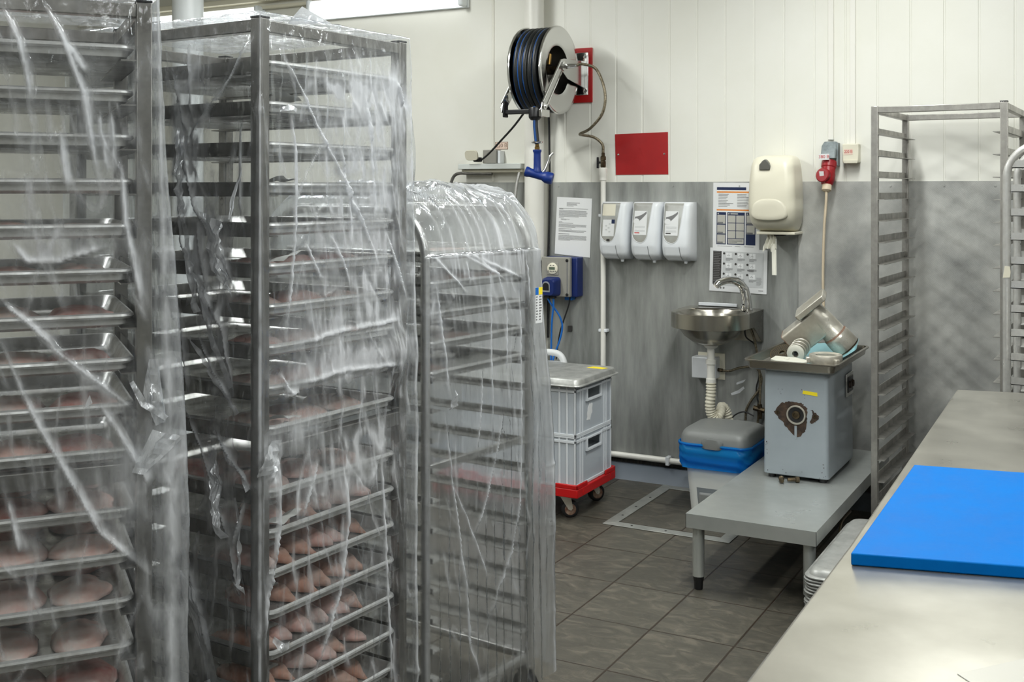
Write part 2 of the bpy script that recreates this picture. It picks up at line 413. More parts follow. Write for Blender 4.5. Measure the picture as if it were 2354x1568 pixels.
def embossed():
    """steel sheet with a small basket-weave emboss"""
    m, nt, N, L = nodes('embossed_steel')
    out = N.new('ShaderNodeOutputMaterial'); p = N.new('ShaderNodeBsdfPrincipled'); L.new(p.outputs[0], out.inputs[0])
    tc = N.new('ShaderNodeTexCoord')
    p.inputs['Metallic'].default_value = 0.45
    ch = N.new('ShaderNodeTexChecker'); ch.inputs['Scale'].default_value = 42
    mp = N.new('ShaderNodeMapping'); mp.inputs['Rotation'].default_value = (0, PI / 4, 0); L.new(tc.outputs['Object'], mp.inputs['Vector'])
    cp = N.new('ShaderNodeSeparateXYZ'); L.new(mp.outputs[0], cp.inputs[0])
    cb = N.new('ShaderNodeCombineXYZ'); L.new(cp.outputs[0], cb.inputs[0]); L.new(cp.outputs[2], cb.inputs[1])
    L.new(cb.outputs[0], ch.inputs['Vector'])
    def wave(k):
        mu = N.new('ShaderNodeMath'); mu.operation = 'MULTIPLY'; mu.inputs[1].default_value = 900; L.new(cp.outputs[k], mu.inputs[0])
        si = N.new('ShaderNodeMath'); si.operation = 'SINE'; L.new(mu.outputs[0], si.inputs[0]); return si.outputs[0]
    mx = N.new('ShaderNodeMix'); L.new(ch.outputs['Fac'], mx.inputs[0]); L.new(wave(0), mx.inputs[2]); L.new(wave(2), mx.inputs[3])
    bp = N.new('ShaderNodeBump'); bp.inputs['Strength'].default_value = 0.06; bp.inputs['Distance'].default_value = 0.0008
    L.new(mx.outputs[0], bp.inputs['Height']); L.new(bp.outputs[0], p.inputs['Normal'])
    nz = N.new('ShaderNodeTexNoise'); nz.inputs['Scale'].default_value = 4; nz.inputs['Detail'].default_value = 8; nz.inputs['Roughness'].default_value = 0.6
    L.new(tc.outputs['Object'], nz.inputs['Vector'])
    cr = N.new('ShaderNodeValToRGB'); L.new(nz.outputs['Fac'], cr.inputs[0]); e = cr.color_ramp.elements
    e[0].position = 0.32; e[0].color = lin((150, 151, 149)); e[1].position = 0.68; e[1].color = lin((205, 205, 200))
    L.new(cr.outputs[0], p.inputs['Base Color']); p.inputs['Roughness'].default_value = 0.42
    return m
M['embossed'] = embossed()

def worktop_mat():
    m, nt, N, L = nodes('worktop_steel')
    out = N.new('ShaderNodeOutputMaterial'); p = N.new('ShaderNodeBsdfPrincipled'); L.new(p.outputs[0], out.inputs[0])
    tc = N.new('ShaderNodeTexCoord'); p.inputs['Metallic'].default_value = 0.9
    nz = N.new('ShaderNodeTexNoise'); nz.inputs['Scale'].default_value = 7; nz.inputs['Detail'].default_value = 4; nz.inputs['Roughness'].default_value = 0.6
    L.new(tc.outputs['Object'], nz.inputs['Vector'])
    cr = N.new('ShaderNodeValToRGB'); L.new(nz.outputs['Fac'], cr.inputs[0]); e = cr.color_ramp.elements
    e[0].position = 0.1; e[0].color = lin((176, 173, 163)); e[1].position = 0.9; e[1].color = lin((212, 209, 199))
    L.new(cr.outputs[0], p.inputs['Base Color'])
    mp = N.new('ShaderNodeMapping'); mp.inputs['Scale'].default_value = (60, 3, 1); mp.inputs['Rotation'].default_value = (0, 0, 0.3); L.new(tc.outputs['Object'], mp.inputs['Vector'])
    n2 = N.new('ShaderNodeTexNoise'); n2.inputs['Scale'].default_value = 6; n2.inputs['Detail'].default_value = 6; L.new(mp.outputs[0], n2.inputs['Vector'])
    rr = N.new('ShaderNodeMapRange'); rr.inputs['From Min'].default_value = 0.1; rr.inputs['From Max'].default_value = 0.9; rr.inputs['To Min'].default_value = 0.25; rr.inputs['To Max'].default_value = 0.33
    L.new(nz.outputs['Fac'], rr.inputs['Value']); L.new(rr.outputs[0], p.inputs['Roughness'])
    return m
M['worktop'] = worktop_mat()

# ------------------------------------------------------------------ room
def struct(name, mb, m, bevel=0.0, label=None, **k):
    o = mb.build(name, m, bevel=bevel, **k)
    o['kind'] = 'structure'
    return o

XL, XR, YF, ZC = -6.4, 2.6, -2.6, 3.0
struct('floor', MB().box(XL, XR, YF, WALL_Y + 0.1, -0.05, 0), M['tiles'])
struct('ceiling', MB().box(XL, XR, YF, WALL_Y + 0.1, ZC, ZC + 0.05), M['ceiling'])
struct('wall_left', MB().box(XL - 0.05, XL, YF, WALL_Y + 0.1, 0, ZC), M['white_wall'])
struct('wall_right', MB().box(XR, XR + 0.05, YF, WALL_Y + 0.1, 0, ZC), M['far_wall'])
struct('wall_front', MB().box(XL, XR, YF - 0.05, YF, 0, ZC), M['far_wall'])
# back wall: smooth on the left, tongued white panels on the right, one mesh with shallow joints
mb = MB()
mb.box(XL, -2.84, WALL_Y, WALL_Y + 0.08, 0, ZC)
x = -2.84
seams = [-2.661 + 0.1475 * k for k in range(0, 36)]
prof = []
xs = [-2.84] + [q for q in seams if q < XR - 0.02] + [XR]
poly = [(-2.84, WALL_Y + 0.08), (XR, WALL_Y + 0.08)]
front = []
for i, q in enumerate(xs):
    if i == 0: front.append((q, WALL_Y))
    elif i == len(xs) - 1: front.append((q, WALL_Y))
    else: front += [(q - 0.006, WALL_Y), (q - 0.003, WALL_Y + 0.003), (q + 0.002, WALL_Y + 0.003), (q + 0.006, WALL_Y)]
poly = [(-2.84, WALL_Y + 0.08)] + front + [(XR, WALL_Y + 0.08)]
mb.prism(poly[::-1], 0, ZC, 'z')
struct('wall_back', mb, M['panel'], smooth=20)
# steel cladding up to eye height
mb = MB().box(-2.76, -1.41, WALL_Y - 0.006, WALL_Y - 0.0005, 0.115, 1.537)
for cx in (-2.70, -2.43, -2.05, -1.70):
    mb.lathe([(0.005, 0), (0.004, 0.003), (0, 0.003)], axis_matrix((cx, WALL_Y - 0.006, 1.515), (0, -1, 0)), n=10)
for cx, cz in ((-2.402, 1.0),):
    mb.lathe([(0.005, 0), (0.004, 0.003), (0, 0.003)], axis_matrix((cx, WALL_Y - 0.006, cz), (0, -1, 0)), n=10)
struct('trim_1', mb, M['galv'])
mb = MB().box(-1.409, XR, WALL_Y - 0.006, WALL_Y - 0.0005, 0.115, 1.537)
for cx in (-0.98, -0.745, -0.53, -0.2, 0.1):
    mb.lathe([(0.005, 0), (0.004, 0.003), (0, 0.003)], axis_matrix((cx, WALL_Y - 0.006, 1.515), (0, -1, 0)), n=10)
struct('trim_2', mb, M['embossed'])
struct('trim_3', MB().box(XL, -2.872, WALL_Y - 0.006, WALL_Y - 0.0005, 0.115, 1.537), M['galv'])
struct('trim_4', MB().box(-3.115, -3.10, WALL_Y - 0.006, WALL_Y - 0.0005, 1.54, ZC), M['white_wall'], bevel=0.003)
struct('trim_5', MB().box(XL, -3.12, WALL_Y - 0.05, WALL_Y - 0.0005, 2.665, 2.70).box(XL, -3.12, WALL_Y - 0.035, WALL_Y - 0.0005, 2.62, 2.64), M['cream_plastic'], bevel=0.004)
struct('baseboard_back', MB().prism([(WALL_Y - 0.002, 0.0), (WALL_Y - 0.06, 0.0), (WALL_Y - 0.045, 0.02), (WALL_Y - 0.03, 0.05), (WALL_Y - 0.022, 0.075), (WALL_Y - 0.002, 0.078)], XL, XR, 'x'), M['cove'], smooth=60)
struct('trim_6', MB().box(XL, XR, WALL_Y - 0.012, WALL_Y - 0.0005, 0.079, 0.114), M['dark_gap'])

# inspection hatch frame let into the floor
hx0, hx1, hy0, hy1 = -2.076, -1.49, 4.645, 5.40
hatch = thing('floor_hatch', 'tiled floor hatch edged in flat aluminium strip by the bin', 'floor hatch', (hx0, hy0, 0))
wd = 0.055
def strip(a, b, c, d, nm='edging_strip'):
    mb = MB().prism([a, b, c, d], 0.0008, 0.004)
    return mb.build(nm, M['zinc_frame'], hatch, bevel=0.0012)
W_, H_ = hx1 - hx0, hy1 - hy0
st = [strip((0, 0), (W_, 0), (W_ - wd, wd), (wd, wd)), strip((0, 0.0), (wd, wd), (wd, H_ - wd), (0, H_)),
      strip((W_, 0), (W_, H_), (W_ - wd, H_ - wd), (W_ - wd, wd)), strip((0, H_), (wd, H_ - wd), (W_ - wd, H_ - wd), (W_, H_))]
for px_, py_ in ((0.13, 0.028), (0.29, 0.028), (0.44, 0.028), (0.03, 0.16), (0.03, 0.32), (0.03, 0.5)):
    MB().lathe([(0.006, 0), (0.004, 0.0012), (0, 0.0012)], Matrix.Translation((px_, py_, 0.004)), n=10).build('screw', M['black'], hatch)

# white standpipe in the corner, floor to ceiling
pp = thing('drain_stack', 'thick round white pipe running floor to ceiling behind the hose reel', 'pipe', (-2.816, 5.405, 0))
MB().cyl((0, 0, 0), (0, 0, ZC), 0.053, n=32, caps=False).build('pipe', M['white_pipe'], pp)
MB().lathe([(0.054, 2.58), (0.060, 2.585), (0.060, 2.65), (0.054, 2.655)], n=32).build('coupling', M['white_pipe'], pp)
pp = thing('round_duct', 'wide round white pipe standing behind the tall wrapped racks', 'pipe', (-4.749, 4.812, 0))
MB().cyl((0, 0, 0), (0, 0, ZC), 0.0875, n=32, caps=False).build('pipe', M['lamp_case'], pp)

# ------------------------------------------------------------------ lamps
def wall_lamp(x0, x1, label):
    L_ = x1 - x0
    t = thing('batten_lamp', label, 'lamp', (x0, WALL_Y, 2.52), 0, 'white batten lamps on the back wall')
    rings = []
    for xx, k in ((0.02, 0.9), (0.03, 1.0), (L_ - 0.03, 1.0), (L_ - 0.02, 0.9)):
        rings.append([(xx, -0.02 - 0.06 * q[0] * k, 0.06 + 0.055 * q[1] * k) for q in [(0, -1), (0.5, -1), (0.85, -0.8), (1, -0.4), (1, 0.4), (0.85, 0.8), (0.5, 1), (0, 1)]])
    MB().loft(rings).build('diffuser', M['lamp_wall'], t, smooth=50)
    MB().box(0.0, L_, -0.02, 0, 0.0, 0.12).build('housing', M['lamp_case'], t, bevel=0.004)
    for xa in (0.0, L_ - 0.03):
        MB().box(xa, xa + 0.03, -0.085, -0.021, 0.0, 0.12).build('end_cap', M['lamp_case'], t, bevel=0.012)
    return t
wall_lamp(-4.36, -3.26, 'white batten lamp on the wall left of the hose reel')
wall_lamp(-5.95, -4.74, 'white batten lamp beyond the round duct, mostly behind wrapped racks')

def ceiling_lamp(x, y, along_x=False):
    t = thing('ceiling_lamp', 'unseen long white ceiling batten lamp above the room', 'lamp', (x, y, ZC), PI / 2 if along_x else 0, 'ceiling batten lamps')
    MB().box(-0.09, 0.09, -0.65, 0.65, -0.03, 0).build('housing', M['lamp_case'], t, bevel=0.004)
    MB().box(-0.085, 0.085, -0.64, 0.64, -0.075, -0.031).build('diffuser', M['lamp'], t)
    li = bpy.data.lights.new('lamp_light', 'AREA'); li.shape = 'RECTANGLE'; li.size = 0.17; li.size_y = 1.28; li.energy = 17.5; li.color = (0.95, 0.975, 0.95)
    lo = bpy.data.objects.new('lamp_light', li); COL.objects.link(lo); lo.parent = t; lo.location = (0, 0, -0.0765)
    return t
for (x, y) in ((-3.4, 3.9), (-1.0, 4.0), (-3.4, 1.6), (1.4, 3.9), (0.9, 1.4), (-3.6, -0.8), (1.2, -1.0), (-1.5, -1.3), (-0.6, 2.3)):  # next to last one added behind the camera to brighten the film folds
    ceiling_lamp(x, y)
# ------------------------------------------------------------------ wall fittings
def text_mesh(body, size, name, m, parent, loc, rx=PI / 2, rz=0.0, extrude=0.0003, align='CENTER', sx=1.0):
    cu = bpy.data.curves.new(name, 'FONT'); cu.body = body; cu.size = size; cu.align_x = align; cu.align_y = 'CENTER'; cu.extrude = extrude
    tmp = bpy.data.objects.new('tmp_text', cu)
    me = bpy.data.meshes.new_from_object(tmp)
    bpy.data.objects.remove(tmp); bpy.data.curves.remove(cu)
    me.name = name; me.materials.clear(); me.materials.append(m)
    o = bpy.data.objects.new(name, me); COL.objects.link(o)
    o.parent = parent; o.location = loc; o.rotation_euler = (rx, 0, rz); o.scale = (sx, 1, 1)
    return o

def lines(mb, x0, x1, z0, z1, n, y=-0.0012, last=0.6, frac=0.45, jit=0.04, seed=0):
    rr = random.Random(seed); h = (z1 - z0) / n
    for i in range(n):
        zt = z1 - i * h
        xe = x1 - rr.random() * jit * (x1 - x0) if i < n - 1 else x0 + (x1 - x0) * last
        mb.box(x0, xe, y, y + 0.0003, zt - h * frac, zt)
    return mb

# typed notice
t = thing('notice', 'typed white paper notice above the grey and blue dosing unit', 'notice', (-2.722, WALL_Y - 0.008, 1.147))
t.rotation_euler = (0, math.radians(1.7), 0)
MB().prism([(0.0, 0.006), (0.209, -0.004), (0.212, 0.31), (0.006, 0.312)], -0.0008, -0.0001, 'y').build('sheet', M['paper'], t)
mb = MB(); lines(mb, 0.065, 0.145, 0.262, 0.284, 4, last=0.5, jit=0.3, seed=1); mb.box(0.02, 0.19, -0.0012, -0.0009, 0.251, 0.253)
lines(mb, 0.02, 0.045, 0.244, 0.25, 1, last=1.0)
lines(mb, 0.02, 0.018 + 0.17, 0.205, 0.242, 8, last=0.7, seed=2); lines(mb, 0.02, 0.05, 0.197, 0.202, 1, last=1.0); lines(mb, 0.033, 0.085, 0.187, 0.196, 2)
lines(mb, 0.02, 0.04, 0.176, 0.181, 1, last=1.0); lines(mb, 0.02, 0.105, 0.169, 0.175, 1, last=1.0); lines(mb, 0.02, 0.185, 0.148, 0.167, 4, last=0.6, seed=3)
lines(mb, 0.02, 0.098, 0.138, 0.144, 1, last=1.0); lines(mb, 0.02, 0.188, 0.124, 0.136, 2, last=0.9); lines(mb, 0.02, 0.085, 0.111, 0.117, 1, last=1.0)
lines(mb, 0.02, 0.186, 0.078, 0.108, 6, last=0.42, seed=4)
mb.build('printed_text', M['ink'], t, smooth=0, fix=False)

# dosing unit
t = thing('dosing_unit', 'grey and blue wall dosing unit with round timer and hoses below', 'dosing unit', (-2.745, WALL_Y - 0.0065, 0.925))
MB().box(0.0, 0.192, -0.075, 0, 0.006, 0.216).build('back_box', M['blue_box'], t, bevel=0.006)
MB().box(-0.004, 0.162, -0.105, -0.0755, 0.008, 0.216).build('front_cover', M['grey_box'], t, bevel=0.005)
MB().box(0.145, 0.152, -0.1065, -0.105, 0.02, 0.2).build('groove', M['ink'], t)
for zz in (0.02, 0.2):
    MB().lathe([(0.0085, 0), (0.0085, 0.002), (0.006, 0.003), (0, 0.003)], axis_matrix((0.147, -0.105, zz), (0, -1, 0)), n=16).build('screw_cap', M['black_plastic'], t)
MB().box(0.03, 0.098, -0.108, -0.1055, 0.122, 0.19).build('timer_frame', M['grey_box'], t, bevel=0.002)
tm = MB().lathe([(0.030, 0), (0.030, 0.004), (0.027, 0.006), (0, 0.0062)], axis_matrix((0.064, -0.108, 0.156), (0, -1, 0)), n=36).build('timer', M['cream_plastic'], t)
MB().box(0.046, 0.080, -0.1152, -0.114, 0.150, 0.164).build('lcd_screen', M['lcd'], tm)
for k in range(5): MB().lathe([(0.0026, 0), (0.0026, 0.0012), (0, 0.0012)], axis_matrix((0.043 + 0.0102 * k, -0.1142, 0.140 + 0.0012 * abs(k - 2)), (0, -1, 0)), n=8).build('timer_button', M['ink_dark'], tm)
for xx in (0.055, 0.072): MB().box(xx - 0.004, xx + 0.004, -0.1152, -0.1142, 0.171, 0.174).build('timer_mark', M['ink_dark'], tm)
pu = MB().loft([rrect(0.022, 0.108, 0.012, 0.110, 0.012)] and [[(p, -0.106, q) for p, q in rrect(0.020, 0.110, 0.012, 0.112, 0.016)], [(p, -0.15, q) for p, q in rrect(0.022, 0.108, 0.014, 0.108, 0.018)], [(p, -0.168, q) for p, q in rrect(0.028, 0.098, 0.02, 0.100, 0.02)]]).build('pump_housing', M['blue_box'], t, smooth=50)
arch = [(0.034, 0.036), (0.078, 0.036)] + [(0.056 + 0.022 * math.cos(a), 0.07 + 0.022 * math.sin(a)) for a in np.linspace(0, PI, 12)]
MB().prism(arch, -0.1715, -0.1685, 'y').build('window_bezel', M['clear_plastic'], pu, bevel=0.001)
arch = [(0.039, 0.046), (0.073, 0.046)] + [(0.056 + 0.017 * math.cos(a), 0.068 + 0.017 * math.sin(a)) for a in np.linspace(0, PI, 12)]
MB().prism(arch, -0.1735, -0.1716, 'y').build('pump_window', M['black_plastic'], pu)
MB().box(0.028, 0.060, -0.145, -0.115, 0.0, 0.013).box(0.066, 0.092, -0.145, -0.115, 0.0, 0.013).build('hose_socket', M['black_plastic'], pu, bevel=0.003)
MB().box(0.105, 0.15, -0.05, -0.01, -0.014, 0.0055).build('blue_clip', M['blue_tube'], t, bevel=0.003)
for pts in ([(0.043, -0.13, 0.004), (0.06, -0.12, -0.03), (0.098, -0.1, -0.09), (0.112, -0.09, -0.15), (0.098, -0.09, -0.22), (0.07, -0.09, -0.29), (0.062, -0.1, -0.33)],
            [(0.079, -0.13, 0.004), (0.077, -0.125, -0.04), (0.066, -0.12, -0.12), (0.058, -0.11, -0.2), (0.052, -0.1, -0.26), (0.05, -0.1, -0.33)]):
    MB().tube(catmull(pts), 0.0052, 8).build('blue_hose', M['blue_tube'], t, smooth=80)
MB().tube(catmull([(0.138, -0.05, 0.005), (0.13, -0.05, -0.04), (0.1, -0.055, -0.13), (0.08, -0.06, -0.2), (0.066, -0.07, -0.33)]), 0.004, 8).build('power_lead', M['black'], t, smooth=80)
MB().box(0.105, 0.128, -0.012, 0, -0.185, -0.155).build('cable_outlet', M['ink_dark'], t, bevel=0.002)

# black cable running down beside the standpipe
o = MB().tube(catmull([(-2.741, 5.38, 2.0), (-2.738, 5.42, 1.9), (-2.742, 5.44, 1.7), (-2.746, 5.45, 1.45), (-2.752, 5.452, 1.25), (-2.757, 5.452, 1.05), (-2.757, 5.452, 0.7)]), 0.006, 8).build('black_cable', M['black'], None, smooth=80)
tag(o, 'black cable hanging down the edge of the thick white pipe', 'cable')

# water supply pipe
t = thing('supply_pipe', 'thin white water pipe up the steel wall left of dispensers', 'pipe', (-2.425, WALL_Y - 0.035, 0.1))
MB().cyl((0, 0, 0.0), (0, 0, 1.475), 0.0135, n=18).build('pipe', M['white_pipe'], t)
MB().lathe([(0.0138, 1.445), (0.019, 1.447), (0.019, 1.47), (0.022, 1.475), (0.022, 1.51), (0.019, 1.513), (0, 1.513)], n=24).build('coupling', M['white_pipe'], t)
for zz in (0.66, 1.262):
    MB().box(-0.024, 0.024, -0.01, 0.028, zz - 0.008, zz + 0.008).build('pipe_clip', M['white_plastic'], t, bevel=0.003)
v = MB().lathe([(0.013, 1.5135), (0.015, 1.52), (0.015, 1.545), (0.012, 1.55), (0.016, 1.552), (0.016, 1.57), (0.010, 1.575), (0.010, 1.59), (0, 1.59)], n=6).build('valve', M['bronze'], t, smooth=20)
MB().cyl((-0.014, 0, 1.54), (-0.03, -0.004, 1.54), 0.006, n=10).box(-0.034, -0.026, -0.008, 0.006, 1.51, 1.568).build('lever', M['black_plastic'], v)

# low white pipe along the wall
t = thing('waste_pipe', 'white waste pipe running low along the wall behind the bin', 'pipe', (-2.46, WALL_Y - 0.03, 0.118))
MB().tube([(0, 0, 0), (0.55, 0, -0.0), (0.72, 0, 0.003), (0.745, 0, 0.02), (0.752, 0, 0.05), (0.752, 0, 0.24)], 0.0155, 14).build('pipe', M['white_pipe'], t, smooth=50)
MB().box(0.385, 0.405, -0.02, 0.022, -0.022, 0.022).build('pipe_clip', M['white_plastic'], t, bevel=0.003)

# red metal sign
t = thing('blank_sign', 'blank bright red metal sign riveted on the white panel wall', 'sign', (-2.372, WALL_Y, 1.575))
MB().prism([(0.006, 0.0), (0.296, 0.001), (0.294, 0.218), (0.0, 0.213)], -0.003, -0.0006, 'y').build('sheet', M['red'], t)
for xx in (0.02, 0.275):
    MB().lathe([(0.006, 0), (0.005, 0.002), (0, 0.003)], axis_matrix((xx, -0.003, 0.106), (0, -1, 0)), n=14).build('rivet', M['chrome'], t)

# soap dispensers
DW, DH = 0.152, 0.297
def d_depth(z):
    return float(np.interp(z, [0, 0.008, 0.03, 0.075, 0.13, 0.22, 0.285, DH], [0.062, 0.082, 0.104, 0.116, 0.112, 0.098, 0.086, 0.07]))
def d_front(x, z, off=0.0):
    r = 0.032; D = d_depth(z); e = min(x, DW - x); e = max(e, 0.0)
    if e < r: D = D - r + math.sqrt(max(0, r * r - (r - e) ** 2))
    return -(D + off)
def d_patch(x0f, x1f, z0, z1, nx, nz, off):
    P = np.zeros((nz + 1, nx + 1, 3))
    for i in range(nz + 1):
        z = z0 + (z1 - z0) * i / nz; a, b = x0f(z), x1f(z)
        for j in range(nx + 1):
            x = a + (b - a) * j / nx
            P[i, j] = (x, d_front(x, z, off), z)
    return P
def win_l(z):
    return 0.010 + 0.05 * (1 - math.sqrt(max(0, 1 - max(0, (0.155 - z) / 0.065) ** 2))) if z < 0.155 else 0.010
def win_r(z):
    b = 0.1005 + 0.017 * max(0, (z - 0.155)) / 0.14
    if z < 0.155: b = 0.1005 - (0.1005 - 0.062) * (1 - math.sqrt(max(0, 1 - ((0.155 - z) / 0.065) ** 2)))
    return b
def dispenser(x, label, style):
    t = thing('soap_dispenser', label, 'soap dispenser', (x, WALL_Y - 0.0065, 1.138), 0, 'white soap dispensers')
    rings = []
    for z in np.linspace(0, DH, 30):
        xs_ = np.linspace(0, DW, 25)
        wq = 1 - 0.24 * (1 - min(1, z / 0.05)) ** 2
        rings.append([(DW, 0, z)] + [((q - DW / 2) * wq + DW / 2, d_front(q, z), z) for q in xs_[::-1]] + [(0, 0, z)])
    MB().loft(rings).build('body', M['white_plastic'], t, smooth=50)
    wd_ = MB().grid(d_patch(win_l, win_r, 0.0905, DH - 0.006, 16, 40, 0.0012)).build('window', M['smoke'], t, fix=False)
    zz = 0.0905
    rim = [(win_l(z), z) for z in np.linspace(DH - 0.006, zz, 30)] + [(win_r(z), z) for z in np.linspace(zz, DH - 0.006, 30)]
    MB().tube([(a, d_front(a, z, 0.0012), z) for a, z in rim], 0.0016, 6).build('window_rim', M['white_plastic'], t)
    MB().grid(d_patch(lambda z: 0.026, lambda z: 0.098 + 0.006 * (0.08 - z) / 0.07, 0.008, 0.072, 10, 12, 0.0022)).build('push_bar', M['white_plastic'], t, fix=False)
    MB().tube([(0.100 + 0.006 * (0.08 - z) / 0.07, d_front(0.1, z, 0.0012), z) for z in np.linspace(0.004, 0.074, 10)], 0.0009, 5).build('seam', M['ink'], t)
    MB().cyl((0.112, -0.05, 0.003), (0.112, -0.05, -0.012), 0.010, 0.008, n=14).build('nozzle', M['white_plastic'], t)
    if style == 'refill':
        MB().grid(d_patch(lambda z: 0.02, lambda z: 0.092, 0.225, 0.285, 8, 6, 0.0022)).build('refill_neck', M['cream_plastic'], t, fix=False)
        lab = MB().grid(d_patch(lambda z: 0.026, lambda z: 0.09, 0.12, 0.205, 8, 8, 0.0022)).build('label_card', M['paper'], t, fix=False)
        MB().grid(d_patch(lambda z: 0.074, lambda z: 0.092, 0.185, 0.206, 3, 3, 0.0028)).build('blue_mark', M['navy'], lab, fix=False)
        mb = MB()
        for a, b in ((0.17, 0.04), (0.16, 0.055), (0.15, 0.042), (0.18, 0.06), (0.14, 0.06)):
            mb.grid(d_patch(lambda z: b, lambda z: b + 0.01, a, a + 0.006, 2, 2, 0.0028))
        mb.build('printed_text', M['ink_light'], lab, fix=False)
        MB().grid(d_patch(lambda z: 0.05, lambda z: 0.068, 0.094, 0.106, 3, 3, 0.0022)).build('pump_tip', M['ink_dark'], t, fix=False)
    else:
        lab = MB().grid(d_patch(lambda z: 0.022, lambda z: 0.092, 0.13, 0.252, 10, 12, 0.0022)).build('label_card', M['paper'], t, fix=False)
        # grey leaf mark: swept blade with a pale round end
        P = np.zeros((7, 13, 3))
        for i in range(7):
            for j in range(13):
                u = j / 12; xx = 0.026 + 0.062 * u
                lo_ = 0.184 + 0.034 * u + 0.020 * u * u; hi_ = 0.222 + 0.004 * u + 0.024 * u * u
                z = lo_ + (hi_ - lo_) * i / 6
                P[i, j] = (xx, d_front(xx, z, 0.0028), z)
        MB().grid(P).build('leaf_mark', M['ink'], lab, fix=False)
        P = np.zeros((5, 13, 3))
        for i in range(5):
            for j in range(13):
                a = 2 * PI * j / 12; r = 0.015 * i / 4; xx = 0.035 + r * math.cos(a) * 1.15; z = 0.199 + r * math.sin(a)
                P[i, j] = (xx, d_front(xx, z, 0.0034), z)
        MB().grid(P).build('pale_spot', M['paper'], lab, fix=False)
        mb = MB()
        for z0 in (0.172, 0.166, 0.152, 0.147):
            mb.grid(d_patch(lambda z: 0.028, lambda z: 0.084, z0, z0 + 0.0025, 6, 1, 0.0028))
        mb.build('printed_text', M['ink_light'], lab, fix=False)
        MB().grid(d_patch(lambda z: 0.028, lambda z: 0.055, 0.138, 0.143, 4, 1, 0.0028)).build('name_mark', M['red_ink'] if style == 'red' else M['ink_dark'], lab, fix=False)
    return t
dispenser(-2.418, 'white soap dispenser with a half empty refill, next to the thin pipe', 'refill')
dispenser(-2.242, 'white soap dispenser in the middle of the row, red mark on its label', 'red')
dispenser(-2.074, 'white soap dispenser nearest the blue printed poster, black mark on its label', 'dark')

# handwashing poster (portrait)
t = thing('poster', 'portrait poster with navy boxes and orange bars beside the towel dispenser', 'poster', (-1.838, WALL_Y - 0.0075, 1.195))
t.rotation_euler = (0, math.radians(0.6), 0)
pw, ph = 0.238, 0.338
MB().box(0, pw, -0.0008, -0.0001, 0, ph).build('sheet', M['paper'], t)
def rc(mb, x0, x1, z0, z1, y=-0.0012): return mb.box(x0 * pw, x1 * pw, y, y + 0.0003, z0 * ph, z1 * ph)
rc(MB(), 0.08, 0.71, 0.892, 0.935).build('navy_bar', M['navy'], t, smooth=0)
for x0, x1 in ((0.08, 0.285), (0.31, 0.685), (0.71, 0.915)): rc(MB(), x0, x1, 0.09, 0.565).build('navy_box', M['navy'], t, smooth=0)
for z0, z1 in ((0.852, 0.873), (0.588, 0.61)): rc(MB(), 0.08, 0.915, z0, z1).build('orange_bar', M['orange'], t, smooth=0)
mb = MB(); lines(mb, 0.115 * pw, 0.44 * pw, 0.63 * ph, 0.835 * ph, 9, jit=0.5, frac=0.35, seed=5); lines(mb, 0.52 * pw, 0.85 * pw, 0.63 * ph, 0.835 * ph, 9, jit=0.5, frac=0.35, seed=6)
rc(mb, 0.1, 0.42, 0.062, 0.067); rc(mb, 0.48, 0.6, 0.062, 0.067); rc(mb, 0.68, 0.88, 0.062, 0.067)
mb.build('printed_text', M['ink'], t, smooth=0)
mb = MB()
for z0 in (0.105, 0.25, 0.395): rc(mb, 0.095, 0.27, z0, z0 + 0.13, -0.0017)
for z0 in (0.185, 0.3, 0.415): rc(mb, 0.325, 0.49, z0, z0 + 0.105, -0.0017); rc(mb, 0.505, 0.67, z0, z0 + 0.105, -0.0017)
rc(mb, 0.33, 0.665, 0.105, 0.175, -0.0017)
for z0 in (0.25, 0.395): rc(mb, 0.725, 0.9, z0, z0 + 0.13, -0.0017)
for xa in (0.1, 0.33, 0.73): rc(mb, xa, xa + 0.03, 0.535, 0.552, -0.0017)
rc(mb, 0.38, 0.54, 0.535, 0.553, -0.0017)
mb.build('pale_boxes', M['pale_sheet'], t, smooth=0)
mb = MB()
for z0 in (0.108, 0.253, 0.398): rc(mb, 0.1, 0.22, z0, z0 + 0.022, -0.002)
for z0 in (0.253, 0.398): rc(mb, 0.73, 0.86, z0, z0 + 0.022, -0.002)
lines(mb, 0.345 * pw, 0.65 * pw, 0.11 * ph, 0.165 * ph, 3, y=-0.002)
mb.build('caption_text', M['ink'], t, smooth=0)

